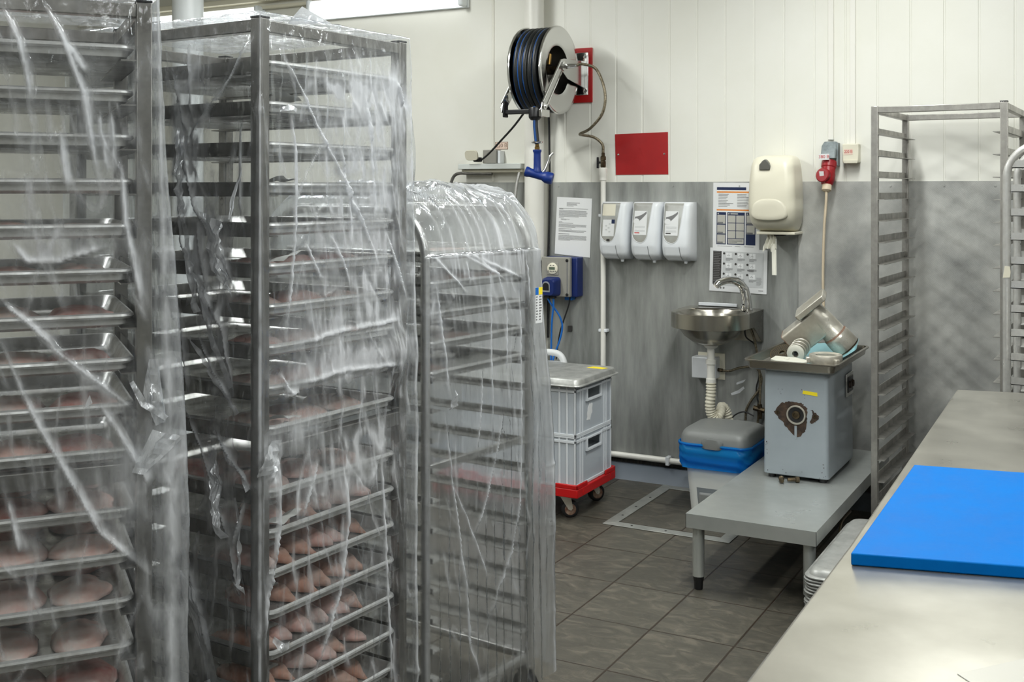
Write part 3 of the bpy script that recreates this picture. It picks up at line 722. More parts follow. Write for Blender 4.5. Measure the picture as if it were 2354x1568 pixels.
# instruction poster (landscape)
t = thing('instruction_sheet', 'landscape black and white instruction sheet behind the tap', 'poster', (-1.855, WALL_Y - 0.0095, 0.992))
t.rotation_euler = (0, math.radians(1.4), 0)
pw, ph = 0.292, 0.216
MB().box(0, pw, -0.0008, -0.0001, 0, ph).build('sheet', M['paper'], t)
mb = MB(); rc(mb, 0.055, 0.205, 0.16, 0.93); mb.build('dark_column', M['ink_dark'], t, smooth=0)
mb = MB(); rc(mb, 0.225, 0.94, 0.13, 0.93); mb.build('grey_field', M['ink_light'], t, smooth=0)
mb = MB(); lines(mb, 0.065 * pw, 0.195 * pw, 0.2 * ph, 0.92 * ph, 18, y=-0.0017, jit=0.3, frac=0.3, seed=9); mb.build('column_text', M['ink'], t, smooth=0)
mb = MB(); m2 = MB(); m3 = MB()
for i in range(3):
    for j in range(3):
        cx, cz = 0.25 + 0.205 * i, 0.88 - 0.235 * j
        mb.lathe([(0.0058, 0), (0.0058, 0.0004), (0, 0.0004)], axis_matrix((cx * pw, -0.0013, cz * ph), (0, -1, 0)), n=14)
        for q in (0.035, 0.09): rc(m2, cx + q, cx + q + 0.045, cz - 0.09, cz + 0.02, -0.0018)
        lines(m3, (cx + 0.03) * pw, (cx + 0.16) * pw, (cz - 0.17) * ph, (cz - 0.105) * ph, 3, y=-0.0018, seed=i * 3 + j)
        m3.tube([((cx + 0.05) * pw, -0.002, (cz - 0.06) * ph), ((cx + 0.07) * pw, -0.002, (cz - 0.03) * ph), ((cx + 0.105) * pw, -0.002, (cz - 0.05) * ph)], 0.0008, 4)
rc(m3, 0.66, 0.77, 0.5, 0.535, -0.002); rc(m3, 0.62, 0.7, 0.085, 0.092, -0.0013); rc(m3, 0.86, 0.94, 0.06, 0.078, -0.0013)
lines(m3, 0.82 * pw, 0.93 * pw, 0.18 * ph, 0.36 * ph, 9, y=-0.0018, jit=0.3, frac=0.3, seed=20)
for xa in (0.2, 0.255): m3.lathe([(0.005, 0), (0.005, 0.0004), (0, 0.0004)], axis_matrix((xa * pw, -0.0013, 0.085 * ph), (0, -1, 0)), n=12)
mb.build('step_dots', M['ink_dark'], t, smooth=0); m2.build('drawing_boxes', M['paper'], t, smooth=0); m3.build('printed_text', M['ink'], t, smooth=0)

# towel dispenser
t = thing('towel_dispenser', 'cream paper towel dispenser with a strip of paper hanging out', 'towel dispenser', (-1.601, WALL_Y - 0.0065, 1.29))
TW, TD, TH = 0.226, 0.215, 0.372
rings = []
for z, s, y1, r in ((0.008, 0.03, 0.10, 0.03), (0.02, 0.018, 0.15, 0.04), (0.05, 0.006, 0.192, 0.045), (0.09, 0.001, 0.208, 0.045), (0.14, 0.0, TD, 0.042), (0.25, 0.004, 0.212, 0.042), (0.32, 0.010, 0.204, 0.045), (0.35, 0.016, 0.19, 0.05), (0.364, 0.026, 0.165, 0.05), (0.372, 0.05, 0.12, 0.04)):
    ring = [(p, -q, z) for p, q in rrect(s, TW - s, 0.0, y1, r, 6)]
    rings.append(ring)
MB().loft(rings).build('body', M['cream_plastic'], t, smooth=60)
# view window tab
tabs = [(0.062, 0.3), (0.112, 0.3), (0.115, 0.318), (0.108, 0.335), (0.095, 0.35), (0.088, 0.351), (0.075, 0.342), (0.062, 0.325)]
MB().prism([(a, z) for a, z in tabs], -0.2145, -0.16, 'y').build('level_window', M['smoke_dark'], t, bevel=0.004)
# lower pad
pad = []
for a in np.linspace(0, 2 * PI, 28, endpoint=False):
    xx = 0.108 + 0.088 * math.copysign(abs(math.cos(a)) ** 0.75, math.cos(a)); z = 0.092 + (0.075 if math.sin(a) > 0 else 0.03) * math.copysign(abs(math.sin(a)) ** 0.8, math.sin(a))
    pad.append((xx, z))
cen = (0.108, 0.1)
rings = [[(cen[0] + (a - cen[0]) * k, -(TD - 0.006 + d), cen[1] + (z - cen[1]) * k) for a, z in pad] for k, d in ((1.0, -0.004), (0.97, 0.006), (0.85, 0.009), (0.5, 0.0105), (0.15, 0.011))]
MB().loft(rings).build('front_pad', M['cream_dark'], t, smooth=60)
MB().box(0.03, TW - 0.012, -0.15, -0.004, -0.006, 0.0075).build('base_plate', M['cream_plastic'], t, bevel=0.003)
MB().lathe([(0.03, 0), (0.028, -0.006), (0.0, -0.006)], Matrix.Translation((0.13, -0.1, -0.0065)), n=20).build('paper_slot', M['black_plastic'], t)
P = np.zeros((22, 14, 3))
for i in range(22):
    v = i / 21
    for j in range(14):
        u = j / 13 - 0.5; wdt = 0.042 + 0.026 * v
        P[i, j] = (0.09 + u * wdt + 0.004 * math.sin(v * 5), -0.115 + 0.012 * math.sin(u * 22 + v * 2) + 0.004 * math.sin(v * 9 + u * 30), 0.006 - 0.085 * v - (0.012 * math.sin(u * 9) if i == 21 else 0))
MB().grid(P).build('crumpled_paper', M['tissue'], t, fix=False)
P = np.zeros((14, 6, 3))
for i in range(14):
    v = i / 13
    for j in range(6):
        u = j / 5 - 0.5
        P[i, j] = (0.107 + u * 0.022 + 0.002 * v, -0.118 + 0.003 * math.cos(u * 6), -0.05 - 0.15 * v)
MB().grid(P).build('paper_strip', M['tissue'], t, fix=False)

# trunking and sockets
for xa, za, lb in ((-1.265, 1.735, 'white cable trunking above the red and grey plug'), (-1.163, 1.713, 'white cable trunking above the small cream socket')):
    o = MB().box(xa, xa + 0.026, WALL_Y - 0.018, WALL_Y - 0.0006, za, ZC).build('cable_trunking', M['white_pipe'], None, bevel=0.002)
    tag(o, lb, 'trunking')
t = thing('power_plug', 'red and grey industrial plug with beige cable hanging on the wall', 'plug', (-1.252, WALL_Y, 1.50))
MB().loft([[(p, q, 0.145) for p, q in rrect(-0.034, 0.036, -0.085, -0.002, 0.01)], [(p, q, 0.205) for p, q in rrect(-0.034, 0.036, -0.06, -0.002, 0.01)], [(p, q, 0.226) for p, q in rrect(-0.026, 0.03, -0.04, -0.002, 0.01)]]).build('socket_housing', M['grey_plug'], t, bevel=0.002)
MB().box(0.03, 0.042, -0.05, -0.006, 0.11, 0.22).build('side_rib', M['grey_plug'], t, bevel=0.003)
ax_ = Vector((-0.02, -0.35, -1)).normalized(); pc = Vector((0.002, -0.055, 0.122))
Mx = axis_matrix(pc, ax_)
MB().lathe([(0.0, -0.01), (0.033, -0.01), (0.035, 0.0), (0.035, 0.02), (0.032, 0.024), (0.032, 0.05), (0.034, 0.055), (0.033, 0.085), (0.026, 0.105), (0.02, 0.11), (0, 0.11)], Mx, n=28).build('red_plug', M['plug_red'], t)
MB().lathe([(0.034, 0), (0.034, 0.018), (0.03, 0.022), (0, 0.022)], axis_matrix(pc + ax_ * 0.062 + Vector((-0.012, -0.022, 0)), (-0.3, -1, 0.2)), n=28).build('hinged_cap', M['plug_red'], t)
c0 = pc + ax_ * 0.062 + Vector((-0.012, -0.022, 0)) + Vector((-0.3, -1, 0.2)).normalized() * 0.0235
MB().box(-0.011, 0.011, -0.0006, 0.0006, -0.016, 0.016, Matrix.Translation(c0) @ Matrix.Rotation(-0.25, 4, 'Z') @ Matrix.Rotation(0.2, 4, 'X')).build('white_sticker', M['paper'], t)
MB().box(-0.012, 0.012, -0.001, 0.001, -0.006, 0.006, Matrix.Translation(c0 + Vector((0.002, 0.006, -0.03)))).build('lower_sticker', M['paper'], t)
MB().lathe([(0.019, 0.1), (0.022, 0.105), (0.022, 0.135), (0.012, 0.142), (0, 0.142)], Mx, n=20).build('cable_gland', M['beige_cable'], t)
e = pc + ax_ * 0.14
MB().tube(catmull([tuple(e), tuple(e + Vector((0, -0.004, -0.05))), (-0.008, -0.115, -0.2), (-0.012, -0.118, -0.45), (-0.004, -0.11, -0.68), (0.0, -0.06, -0.8), (-0.01, -0.05, -1.1), (-0.02, -0.05, -1.2)]), 0.0065, 8).build('cable', M['beige_cable'], t, smooth=80)
Lp = thing('x', None, None); bpy.data.objects.remove(Lp)
MB().box(-0.036, 0.012, -0.0995, -0.0985, 0.138, 0.166, Matrix.Rotation(0, 4, 'X')).build('voltage_label', M['paper'], t)
text_mesh('380 В', 0.021, 'voltage_text', M['red_ink'], t, (-0.012, -0.1, 0.152))
t = thing('wall_socket', 'small cream wall socket marked 220 in red', 'socket', (-1.19, WALL_Y, 1.625))
MB().box(0, 0.074, -0.05, -0.0005, 0.0, 0.088).build('box', M['cream_plastic'], t, bevel=0.004)
MB().box(0.006, 0.07, -0.054, -0.05, -0.004, 0.012).build('lower_lip', M['cream_dark'], t, bevel=0.002)
MB().box(0.008, 0.048, -0.0512, -0.0502, 0.037, 0.064).build('voltage_label', M['label_pink'], t)
text_mesh('220 В', 0.0185, 'voltage_text', M['red_ink'], t, (0.028, -0.0515, 0.0505), sx=0.85)

# left socket, its label and the folding bracket shelf
t = thing('voltage_sign', 'small framed 220 label stuck on the wall under the hose reel', 'label', (-3.094, WALL_Y, 1.72))
MB().box(0, 0.081, -0.001, -0.0004, 0, 0.042).build('sticker', M['label_pink'], t)
mb = MB(); mb.box(0, 0.081, -0.0016, -0.001, 0, 0.003).box(0, 0.081, -0.0016, -0.001, 0.039, 0.042).box(0, 0.003, -0.0016, -0.001, 0.003, 0.039).box(0.078, 0.081, -0.0016, -0.001, 0.003, 0.039)
mb.build('red_border', M['rust_line'], t)
text_mesh('220 В', 0.03, 'voltage_text', M['rust_line'], t, (0.0405, -0.0013, 0.021))
t = thing('flap_socket', 'grey wall socket with lifted flap and a black plug in it', 'socket', (-3.17, WALL_Y, 1.642))
MB().box(0.03, 0.115, -0.06, -0.0005, 0.0, 0.075).build('box', M['grey_box'], t, bevel=0.004)
MB().box(0.118, 0.135, -0.05, -0.0005, 0.0, 0.07).build('side_box', M['white_plastic'], t, bevel=0.003)
MB().loft([[(p - 0.05, -0.10 - q * 0.25, 0.018 + q) for p, q in rrect(0.0, 0.08, 0, 0.055, 0.02)], [(p - 0.05, -0.112 - q * 0.25, 0.016 + q) for p, q in rrect(0.0, 0.08, 0, 0.055, 0.02)]]).build('flap', M['cream_dark'], t, bevel=0.002)
MB().box(-0.01, 0.03, -0.1, -0.06, 0.008, 0.034).build('plug', M['black_plastic'], t, bevel=0.006)
o = MB().tube(catmull([(-3.145, 5.385, 1.663), (-3.12, 5.37, 1.664), (-3.05, 5.33, 1.697), (-2.93, 5.24, 1.757), (-2.80, 5.14, 1.822), (-2.69, 5.05, 1.885)]), 0.0055, 8).build('reel_cable', M['black'], None, smooth=80)
tag(o, 'black cable slanting from the hose reel down to the flap socket', 'cable')
t = thing('bracket_shelf', 'narrow pale grey wall shelf on bent tube brackets below the socket', 'shelf', (-3.285, WALL_Y, 1.598))
MB().box(0, 0.395, -0.085, -0.0005, 0.012, 0.042).build('shelf_board', M['shelf_grey'], t, bevel=0.003)
MB().box(0.01, 0.39, -0.06, -0.0005, -0.006, 0.0115).build('lower_board', M['cream_dark'], t, bevel=0.002)
MB().tube(catmull([(0.2, -0.05, -0.012), (0.06, -0.055, -0.011), (0.0, -0.06, -0.009), (-0.035, -0.06, -0.02), (-0.055, -0.06, -0.05), (-0.06, -0.06, -0.09), (-0.07, -0.06, -0.3)], 6), 0.009, 12).build('bent_tube', M['rack'], t, smooth=80)
MB().tube([(0.37, -0.05, -0.006), (0.36, -0.06, -0.06), (0.335, -0.07, -0.28)], 0.0085, 12).build('strut', M['rack_bright'], t, smooth=80)

# ------------------------------------------------------------------ hose reel
RX, RY, RZ, RR = -2.655, 5.20, 2.11, 0.225
t = thing('hose_reel', 'wall mounted polished hose reel wound with black and blue hose', 'hose reel', (RX, WALL_Y, RZ))
def RL(x, y, z): return (x - RX, y - WALL_Y, z - RZ)
MB().box(-0.14, 0.155, -0.011, -0.0006, -0.15, 0.14).build('back_plate', M['red_plate'], t, bevel=0.002)
MB().box(-0.09, 0.135, -0.017, -0.0112, -0.11, 0.115).build('wall_plate', M['polished'], t, bevel=0.002)
for zz in (-0.09, 0.095):
    for xx in (-0.06, 0.115):
        MB().lathe([(0.014, 0), (0.014, 0.002), (0.009, 0.0025), (0.009, 0.009), (0, 0.01)], axis_matrix((xx, -0.017, zz), (0, -1, 0)), n=6).build('bolt', M['chrome'], t)
cy, cz = RY - WALL_Y, 0.0
def flange(x, sgn):
    prof = [(0.125, 0.0), (0.135, 0.004), (0.15, 0.004), (RR - 0.02, 0.012), (RR - 0.006, 0.014), (RR, 0.010), (RR + 0.001, 0.004), (RR - 0.004, 0.0), (RR - 0.02, 0.006), (0.15, -0.001), (0.13, -0.003), (0.125, 0.0)]
    return MB().lathe(prof, axis_matrix((x, cy, cz), (sgn, 0, 0), (0, 0, 1)), n=72)
flange(0.082, 1).build('flange', M['polished'], t, smooth=50)
flange(-0.082, -1).build('flange', M['polished'], t, smooth=50)
MB().lathe([(0.128, -0.082), (0.128, 0.082)], axis_matrix((0, cy, cz), (1, 0, 0), (0, 0, 1)), n=48).build('drum', M['dark_steel'], t)
MB().lathe([(0.022, -0.075), (0.022, 0.10), (0, 0.10)], axis_matrix((0, cy, cz), (1, 0, 0), (0, 0, 1)), n=20).build('axle', M['bronze'], t)
MB().lathe([(0.127, 0.0), (0.0, 0.0)], axis_matrix((-0.05, cy, cz), (1, 0, 0), (0, 0, 1)), n=48).build('drum_web', M['polished'], t)
MB().cyl((0.03, cy, 0.03), (0.03, cy + 0.01, 0.085), 0.012, n=12).build('elbow', M['brass'], t)
# wound hose, one mesh of coils plus its blue stripe
pts = []; stripe = []
NT = 5; R0 = 0.150
for layer, rr in enumerate((0.148, 0.176, 0.206)):
    for k in range(NT * 40 + 1):
        a = k / 40 * 2 * PI; fx = k / (NT * 40); xx = -0.066 + 0.132 * (fx if layer % 2 == 0 else 1 - fx)
        if layer == 2: pts.append((xx, cy + rr * math.cos(-a), cz + rr * math.sin(-a)))
    if layer < 2:
        MB().lathe([(rr, -0.07), (rr + 0.013, -0.06), (rr + 0.013, 0.06), (rr, 0.07)], axis_matrix((0, cy, cz), (1, 0, 0), (0, 0, 1)), n=48).build('inner_coils', M['hose_black'], t)
hz_ = MB().tube(pts, 0.0142, 12).build('hose_coils', M['hose_black'], t, smooth=80)
for off in (-0.9,):
    sp_ = []
    for (xx, yy, zz) in pts:
        dr = Vector((0, yy - cy, zz - cz)).normalized(); q = off
        sp_.append((xx + 0.0078 * math.sin(q + 0.8 * math.sin(yy * 14 + xx * 60)), yy + dr.y * 0.0078 * math.cos(q), zz + dr.z * 0.0078 * math.cos(q)))
    MB().tube(sp_, 0.0075, 8).build('blue_stripe', M['hose_blue'], hz_, smooth=80)
# swing arms and guide
def arm(x0, x1):
    mb = MB()
    poly = [(-0.10, 0.055), (0.0, 0.075), (cy + 0.035, 0.05), (cy - 0.015, 0.05), (cy - 0.235, -0.185), (cy - 0.25, -0.225), (cy - 0.20, -0.235), (cy - 0.19, -0.19), (cy - 0.02, -0.02), (cy + 0.035, -0.03), (-0.10, -0.02), (-0.017, -0.06), (-0.017, 0.07)]
    mb.prism([(-0.017, 0.07), (cy + 0.01, 0.058), (cy - 0.03, 0.05), (cy - 0.235, -0.175), (cy - 0.25, -0.225), (cy - 0.20, -0.235), (cy - 0.185, -0.19), (cy - 0.015, -0.005), (cy + 0.05, -0.04), (-0.017, -0.075)], x0, x1, 'x')
    return mb
for xa, xb in ((0.108, 0.114), (-0.114, -0.108)):
    a = arm(xa, xb).build('swing_arm', M['polished'], t, bevel=0.002)
    s_ = 1 if xa > 0 else -1
    xe = xb if s_ > 0 else xa
    MB().tube([(xe, cy - 0.03, 0.045), (xe, cy - 0.235, -0.18)], 0.007, 8).tube([(xe, cy - 0.02, -0.008), (xe, cy - 0.19, -0.195)], 0.006, 8).build('arm_edge', M['chrome'], a)
    MB().lathe([(0.026, 0), (0.026, 0.006), (0.014, 0.008), (0.014, 0.026), (0, 0.026)], axis_matrix((xe, cy + 0.0, 0.018), (s_, 0, 0)), n=8).build('pivot_nut', M['polished'], a)
    MB().lathe([(0.018, 0), (0.018, 0.006), (0.009, 0.008), (0.009, 0.014), (0, 0.014)], axis_matrix((xe, cy - 0.215, -0.2), (s_, 0, 0)), n=8).build('guide_bolt', M['polished'], a)
MB().box(-0.107, -0.097, cy - 0.245, cy - 0.2, -0.25, -0.17).box(-0.1, 0.1, cy - 0.235, cy - 0.205, -0.235, -0.212).lathe([(0.028, 0.03), (0.032, 0.02), (0.032, -0.02), (0.02, -0.034), (0, -0.034)], Matrix.Translation((0.065, cy - 0.222, -0.235)), n=20).build('hose_guide', M['black_plastic'], t, bevel=0.004)
MB().box(0.100, 0.116, cy - 0.25, cy - 0.16, -0.252, -0.215).build('guide_foot', M['polished'], t, bevel=0.002)
# swivel inlet
MB().tube([(0.115, cy, 0.018), (0.16, cy + 0.005, 0.018), (0.185, cy + 0.01, 0.02)], [0.013, 0.012, 0.009], 12).build('swivel_inlet', M['chrome'], t, smooth=60)
# hanging hose and spray gun
hx, hy = 0.068, cy - 0.222
MB().tube([(hx, hy, -0.2), (hx, hy, -0.3), (hx + 0.008, hy + 0.003, -0.385)], 0.0128, 14).build('hose_end', M['hose_black'], t, smooth=80)
MB().tube([(hx, hy - 0.0125, -0.2), (hx, hy - 0.0125, -0.3), (hx + 0.008, hy + 0.003 - 0.0125, -0.385)], 0.0055, 8).build('blue_stripe', M['hose_blue'], t, smooth=80)
g = thing('spray_gun', 'blue rubber spray gun hanging from the reel hose', 'spray gun', (RX + hx + 0.008, WALL_Y + hy + 0.003, RZ - 0.386))
MB().lathe([(0.0, 0.0), (0.011, 0.0), (0.011, -0.012), (0.014, -0.014), (0.014, -0.03), (0, -0.03)], n=6).build('brass_nut', M['brass'], g, smooth=20)
MB().lathe([(0.027, 0.004), (0.030, 0.007), (0.030, 0.011), (0.026, 0.013), (0.013, 0.010)], n=20).build('spring_clip', M['chrome'], g)
MB().lathe([(0, -0.028), (0.021, -0.028), (0.022, -0.036), (0.018, -0.044), (0.0175, -0.05), (0.018, -0.11), (0.020, -0.13), (0.022, -0.136), (0.019, -0.145), (0, -0.145)], n=26).build('grip', M['gun_blue'], g, smooth=50)
gd = Vector((0.92, 0.30, -0.28)).normalized()
MB().lathe([(0.012, 0.0), (0.018, 0.0), (0.025, 0.002), (0.026, 0.012), (0.024, 0.02), (0.022, 0.026), (0.021, 0.09), (0.026, 0.1), (0.030, 0.108), (0.030, 0.135), (0.027, 0.142), (0, 0.142)], axis_matrix(Vector((0.0, 0, -0.152)) - gd * 0.062, gd, (0, 0, 1)), n=28).build('barrel', M['gun_blue'], g, smooth=50)
MB().lathe([(0.0125, 0.001), (0.0125, 0.03), (0, 0.03)], axis_matrix(Vector((0.0, 0, -0.152)) - gd * 0.062, gd, (0, 0, 1)), n=20).build('nozzle_bore', M['black'], g)
MB().tube(catmull([(0.022, 0.008, -0.146), (0.038, 0.014, -0.125), (0.05, 0.022, -0.09), (0.06, 0.026, -0.06), (0.074, 0.03, -0.045)], 5), [0.005] + [0.008] * 15 + [0.006] * 5, 8).build('trigger_lever', M['polished'], g, smooth=60)
# flexible braided hose
o = MB().tube(catmull([(-2.472, 5.212, 2.130), (-2.44, 5.219, 2.135), (-2.38, 5.253, 2.107), (-2.325, 5.232, 1.99), (-2.335, 5.226, 1.885), (-2.41, 5.24, 1.809), (-2.49, 5.29, 1.785), (-2.505, 5.36, 1.782), (-2.47, 5.42, 1.772), (-2.43, 5.435, 1.735), (-2.425, 5.435, 1.69)], 8), 0.0075, 10).build('braided_hose', M['braid'], None, smooth=80)
tag(o, 'braided metal hose looping from reel down to the thin white pipe', 'hose')

# ------------------------------------------------------------------ wash basin
BX, BY, BZ = -1.770, 5.235, 0.912
t = thing('wash_basin', 'round stainless wash basin on a wall bracket', 'wash basin', (BX, BY, BZ))
b = MB().lathe([(0.150, -0.05), (0.158, -0.02), (0.168, -0.004), (0.186, 0.0), (0.19, -0.003), (0.19, -0.072), (0.186, -0.074), (0.160, -0.075), (0.150, -0.085), (0.128, -0.115), (0.09, -0.143), (0.05, -0.157), (0.02, -0.160)], n=64).build('bowl', M['brushed'], t, smooth=40)
MB().lathe([(0.156, -0.024), (0.145, -0.06), (0.12, -0.1), (0.085, -0.13), (0.045, -0.146), (0.0, -0.148)], n=48).build('bowl_inside', M['brushed'], t, smooth=60)
wl = WALL_Y - 0.0066 - BY
MB().prism([(0.12, -0.165), (0.21, wl), (-0.20, wl), (-0.15, 0.13), (0.0, 0.189), (0.12, 0.15)] and [(0.19, 0.0), (0.19, wl), (-0.19, wl), (-0.187, 0.05), (-0.16, 0.105), (0, 0.17), (0.12, 0.15)], -0.002, 0.0, 'z').build('deck', M['brushed'], t)
MB().prism([(0.0, -0.002), (wl, -0.002), (wl, -0.16), (wl - 0.02, -0.16), (0.07, -0.073), (0.0, -0.073)], 0.188, 0.190, 'x').build('bracket_side', M['dark_steel'], t)
MB().prism([(0.05, -0.002), (wl, -0.002), (wl, -0.16), (wl - 0.02, -0.16), (0.1, -0.073), (0.05, -0.073)], -0.19, -0.188, 'x').build('bracket_side', M['dark_steel'], t)
MB().box(-0.12, 0.19, wl - 0.004, wl, -0.16, 0.0).build('back_plate', M['brushed'], t)
MB().box(-0.14, 0.06, wl - 0.010, wl - 0.0045, 0.003, 0.02).build('sealant_bead', M['white_plastic'], t, bevel=0.003)
f_ = MB().tube(catmull([(0.135, 0.135, 0.0), (0.132, 0.135, 0.06), (0.12, 0.13, 0.11), (0.095, 0.11, 0.14), (0.06, 0.07, 0.148), (0.03, 0.03, 0.136), (0.02, 0.015, 0.122)], 6), [0.026] * 4 + [0.024] * 8 + [0.021] * 8 + [0.018] * 12 + [0.016] * 5, 18).build('tap', M['chrome'], t, smooth=60)
MB().lathe([(0.029, 0), (0.029, 0.008), (0.026, 0.01)], Matrix.Translation((0.135, 0.135, 0.0005)), n=24).build('tap_collar', M['chrome'], f_)
MB().lathe([(0.004, 0), (0.003, 0.002), (0, 0.002)], axis_matrix((0.125, 0.109, 0.03), (-0.3, -1, 0)), n=10).build('sensor_eye', M['black_plastic'], f_)
MB().lathe([(0.0, -0.158), (0.036, -0.160), (0.030, -0.172), (0.018, -0.178), (0.0175, -0.23), (0.025, -0.232), (0.025, -0.252), (0.019, -0.254), (0.019, -0.32), (0.024, -0.322), (0.024, -0.34), (0.018, -0.345), (0, -0.345)], n=24).build('drain_tail', M['white_pipe'], t, smooth=40)
path = catmull([(0, 0, -0.34), (0, 0, -0.39), (-0.005, 0.0, -0.45), (0.0, 0.008, -0.495), (0.02, 0.02, -0.52), (0.03, 0.05, -0.495), (0.028, 0.08, -0.47), (0.04, 0.1, -0.49), (0.052, 0.11, -0.54), (0.056, 0.11, -0.6)], 14)
MB().tube(path, [0.023 + 0.003 * math.sin(i * 1.6) for i in range(len(path))], 14).build('corrugated_hose', M['cream_dark'], t, smooth=80)
MB().cyl((0.056, 0.11, -0.6), (0.06, 0.11, -0.80), 0.022, n=18).build('drain_pipe', M['white_pipe'], t)
t = thing('junction_box', 'white junction box on the wall under the wash basin', 'junction box', (-1.925, WALL_Y - 0.0066, 0.553))
MB().box(0.0, 0.125, -0.07, -0.0, 0.006, 0.112).build('box', M['white_plastic'], t, bevel=0.005)
MB().box(0.012, 0.152, -0.006, -0.0002, -0.004, 0.128).build('mounting_plate', M['cream_plastic'], t, bevel=0.002)
MB().cyl((0.125, -0.035, 0.05), (0.15, -0.035, 0.048), 0.009, n=12).build('cable_gland', M['bronze'], t)
MB().tube(catmull([(0.15, -0.035, 0.048), (0.19, -0.035, 0.05), (0.24, -0.03, 0.068), (0.31, -0.025, 0.075), (0.34, -0.02, 0.03), (0.33, -0.02, -0.03), (0.29, -0.02, -0.09), (0.265, -0.02, -0.14), (0.262, -0.02, -0.19)]), 0.006, 8).build('conduit', M['braid'], t, smooth=80)
MB().tube([(0.1, -0.035, 0.006), (0.1, -0.03, -0.05), (0.104, -0.02, -0.16), (0.106, -0.02, -0.25)], 0.005, 8).build('lower_cable', M['grey_box'], t, smooth=80)
t = thing('tap_supply', 'thin dark supply hoses and shutoff valve under the tap', 'supply hoses', (-1.64, WALL_Y - 0.0066, 0.4))
MB().tube(catmull([(0.0, -0.1, 0.45), (-0.01, -0.06, 0.38), (0.03, -0.03, 0.33), (0.045, -0.02, 0.2), (0.03, -0.02, 0.12), (0.045, -0.02, 0.03)]), 0.0035, 8).build('black_lead', M['black'], t, smooth=80)
MB().tube(catmull([(0.02, -0.1, 0.44), (0.035, -0.06, 0.36), (0.05, -0.03, 0.2), (0.05, -0.03, 0.04), (0.03, -0.03, -0.1)]), 0.006, 8).build('grey_hose', M['braid'], t, smooth=80)
MB().cyl((0.02, -0.03, 0.03), (0.075, -0.03, 0.02), 0.013, n=8).cyl((0.05, -0.03, -0.02), (0.05, -0.03, 0.05), 0.012, n=8).build('valve_body', M['bronze'], t)
MB().tube(catmull([(0.02, -0.03, -0.01), (-0.03, -0.03, 0.005), (-0.08, -0.025, -0.02), (-0.11, -0.02, -0.07)]), 0.0035, 8).build('thin_lead', M['black'], t, smooth=80)
# white scuffs on the steel sheet
o = MB().prism([(-1.74, 0.475), (-1.70, 0.49), (-1.675, 0.515), (-1.68, 0.525), (-1.705, 0.505), (-1.745, 0.485)], WALL_Y - 0.0075, WALL_Y - 0.0062, 'y').prism([(-1.715, 0.53), (-1.68, 0.545), (-1.668, 0.56), (-1.69, 0.552), (-1.716, 0.54)], WALL_Y - 0.0075, WALL_Y - 0.0062, 'y').build('paint_smear', M['white_plastic'], None)
tag(o, 'white paint smear on the steel wall right of the drain hose', 'smear')

# ------------------------------------------------------------------ bin
t = thing('pedal_bin', 'white and grey pedal bin lined with a bright blue bag', 'bin', (-1.655, 5.085, 0))
rings = []
for z, k in ((0.0, 0.80), (0.004, 0.81), (0.09, 0.85), (0.30, 0.96), (0.345, 0.98)):
    rings.append([(p, q, z) for p, q in rrect(-0.155 * k, 0.155 * k, -0.165 * k, 0.165 * k, 0.05, 6)])
MB().loft(rings[1:]).build('body', M['bin_white'], t, smooth=50)
MB().loft([[(p, q, z) for p, q in rrect(-0.155 * k, 0.155 * k, -0.165 * k, 0.165 * k, 0.06, 6)] for z, k in ((0.03, 0.826), (0.14, 0.882))], cap0=False, cap1=False).build('grey_band', M['bin_dark'], t, smooth=50)
MB().box(-0.075, 0.075, -0.152, -0.13, 0.02, 0.12).build('pedal_recess', M['bin_grey'], t, bevel=0.012)
MB().box(-0.06, 0.06, -0.185, -0.12, 0.012, 0.026).build('pedal', M['bin_dark'], t, bevel=0.006)
lid = []
for z, k, r in ((0.335, 1.03, 0.05), (0.338, 1.06, 0.055), (0.372, 1.05, 0.055), (0.392, 1.0, 0.06), (0.402, 0.93, 0.07), (0.407, 0.8, 0.07), (0.409, 0.5, 0.05)):
    lid.append([(p, q, z) for p, q in rrect(-0.155 * k, 0.155 * k, -0.165 * k, 0.165 * k, r, 6)])
lo_ = MB().loft(lid).build('lid', M['bin_grey'], t, smooth=50)
MB().loft([[(p, q, z) for p, q in rrect(-0.055 * k, 0.055 * k, -0.19 * 1, -0.12, 0.03, 6)] for z, k in ((0.328, 0.9), (0.332, 1.0), (0.36, 1.0), (0.372, 0.8))]).build('lid_lip', M['bin_grey'], lo_, smooth=50)
base = rrect(-0.158, 0.158, -0.168, 0.168, 0.052, 14)
rng = random.Random(3); rings = []
for i in range(16):
    v = i / 15; z = 0.342 - 0.115 * v
    ring = []
    for k, (p, q) in enumerate(base):
        a = math.atan2(q, p)
        o_ = 1.06 + 0.03 * math.sin(PI * min(1, v * 1.1)) - 0.05 * v + 0.05 * mnoise.noise(Vector((p * 24 + z * 20, q * 24, z * 34))) + 0.06 * (0.5 - abs(mnoise.noise(Vector((p * 36 + z * 30, q * 36, z * 20)))))
        zz = z + (0.006 * math.sin(a * 5) + 0.006 * mnoise.noise(Vector((p * 30, q * 30, 3)))) * v
        ring.append((p * o_, q * o_, zz))
    rings.append(ring)
MB().loft(rings, cap0=False, cap1=False).build('bin_bag', M['bag'], t, smooth=80, fix=False)
MB().loft([[(p * 0.985, q * 0.985, z) for p, q, z in rg] for rg in rings[8:]], cap0=False, cap1=False).build('bag_hem', M['bag'], t, smooth=80, fix=False)
MB().tube([(p * 1.075, q * 1.075, 0.342 + 0.004 * mnoise.noise(Vector((p * 20, q * 20, 0)))) for p, q in base], 0.006, 8, closed=True).build('bag_rim', M['bag'], t, smooth=60)
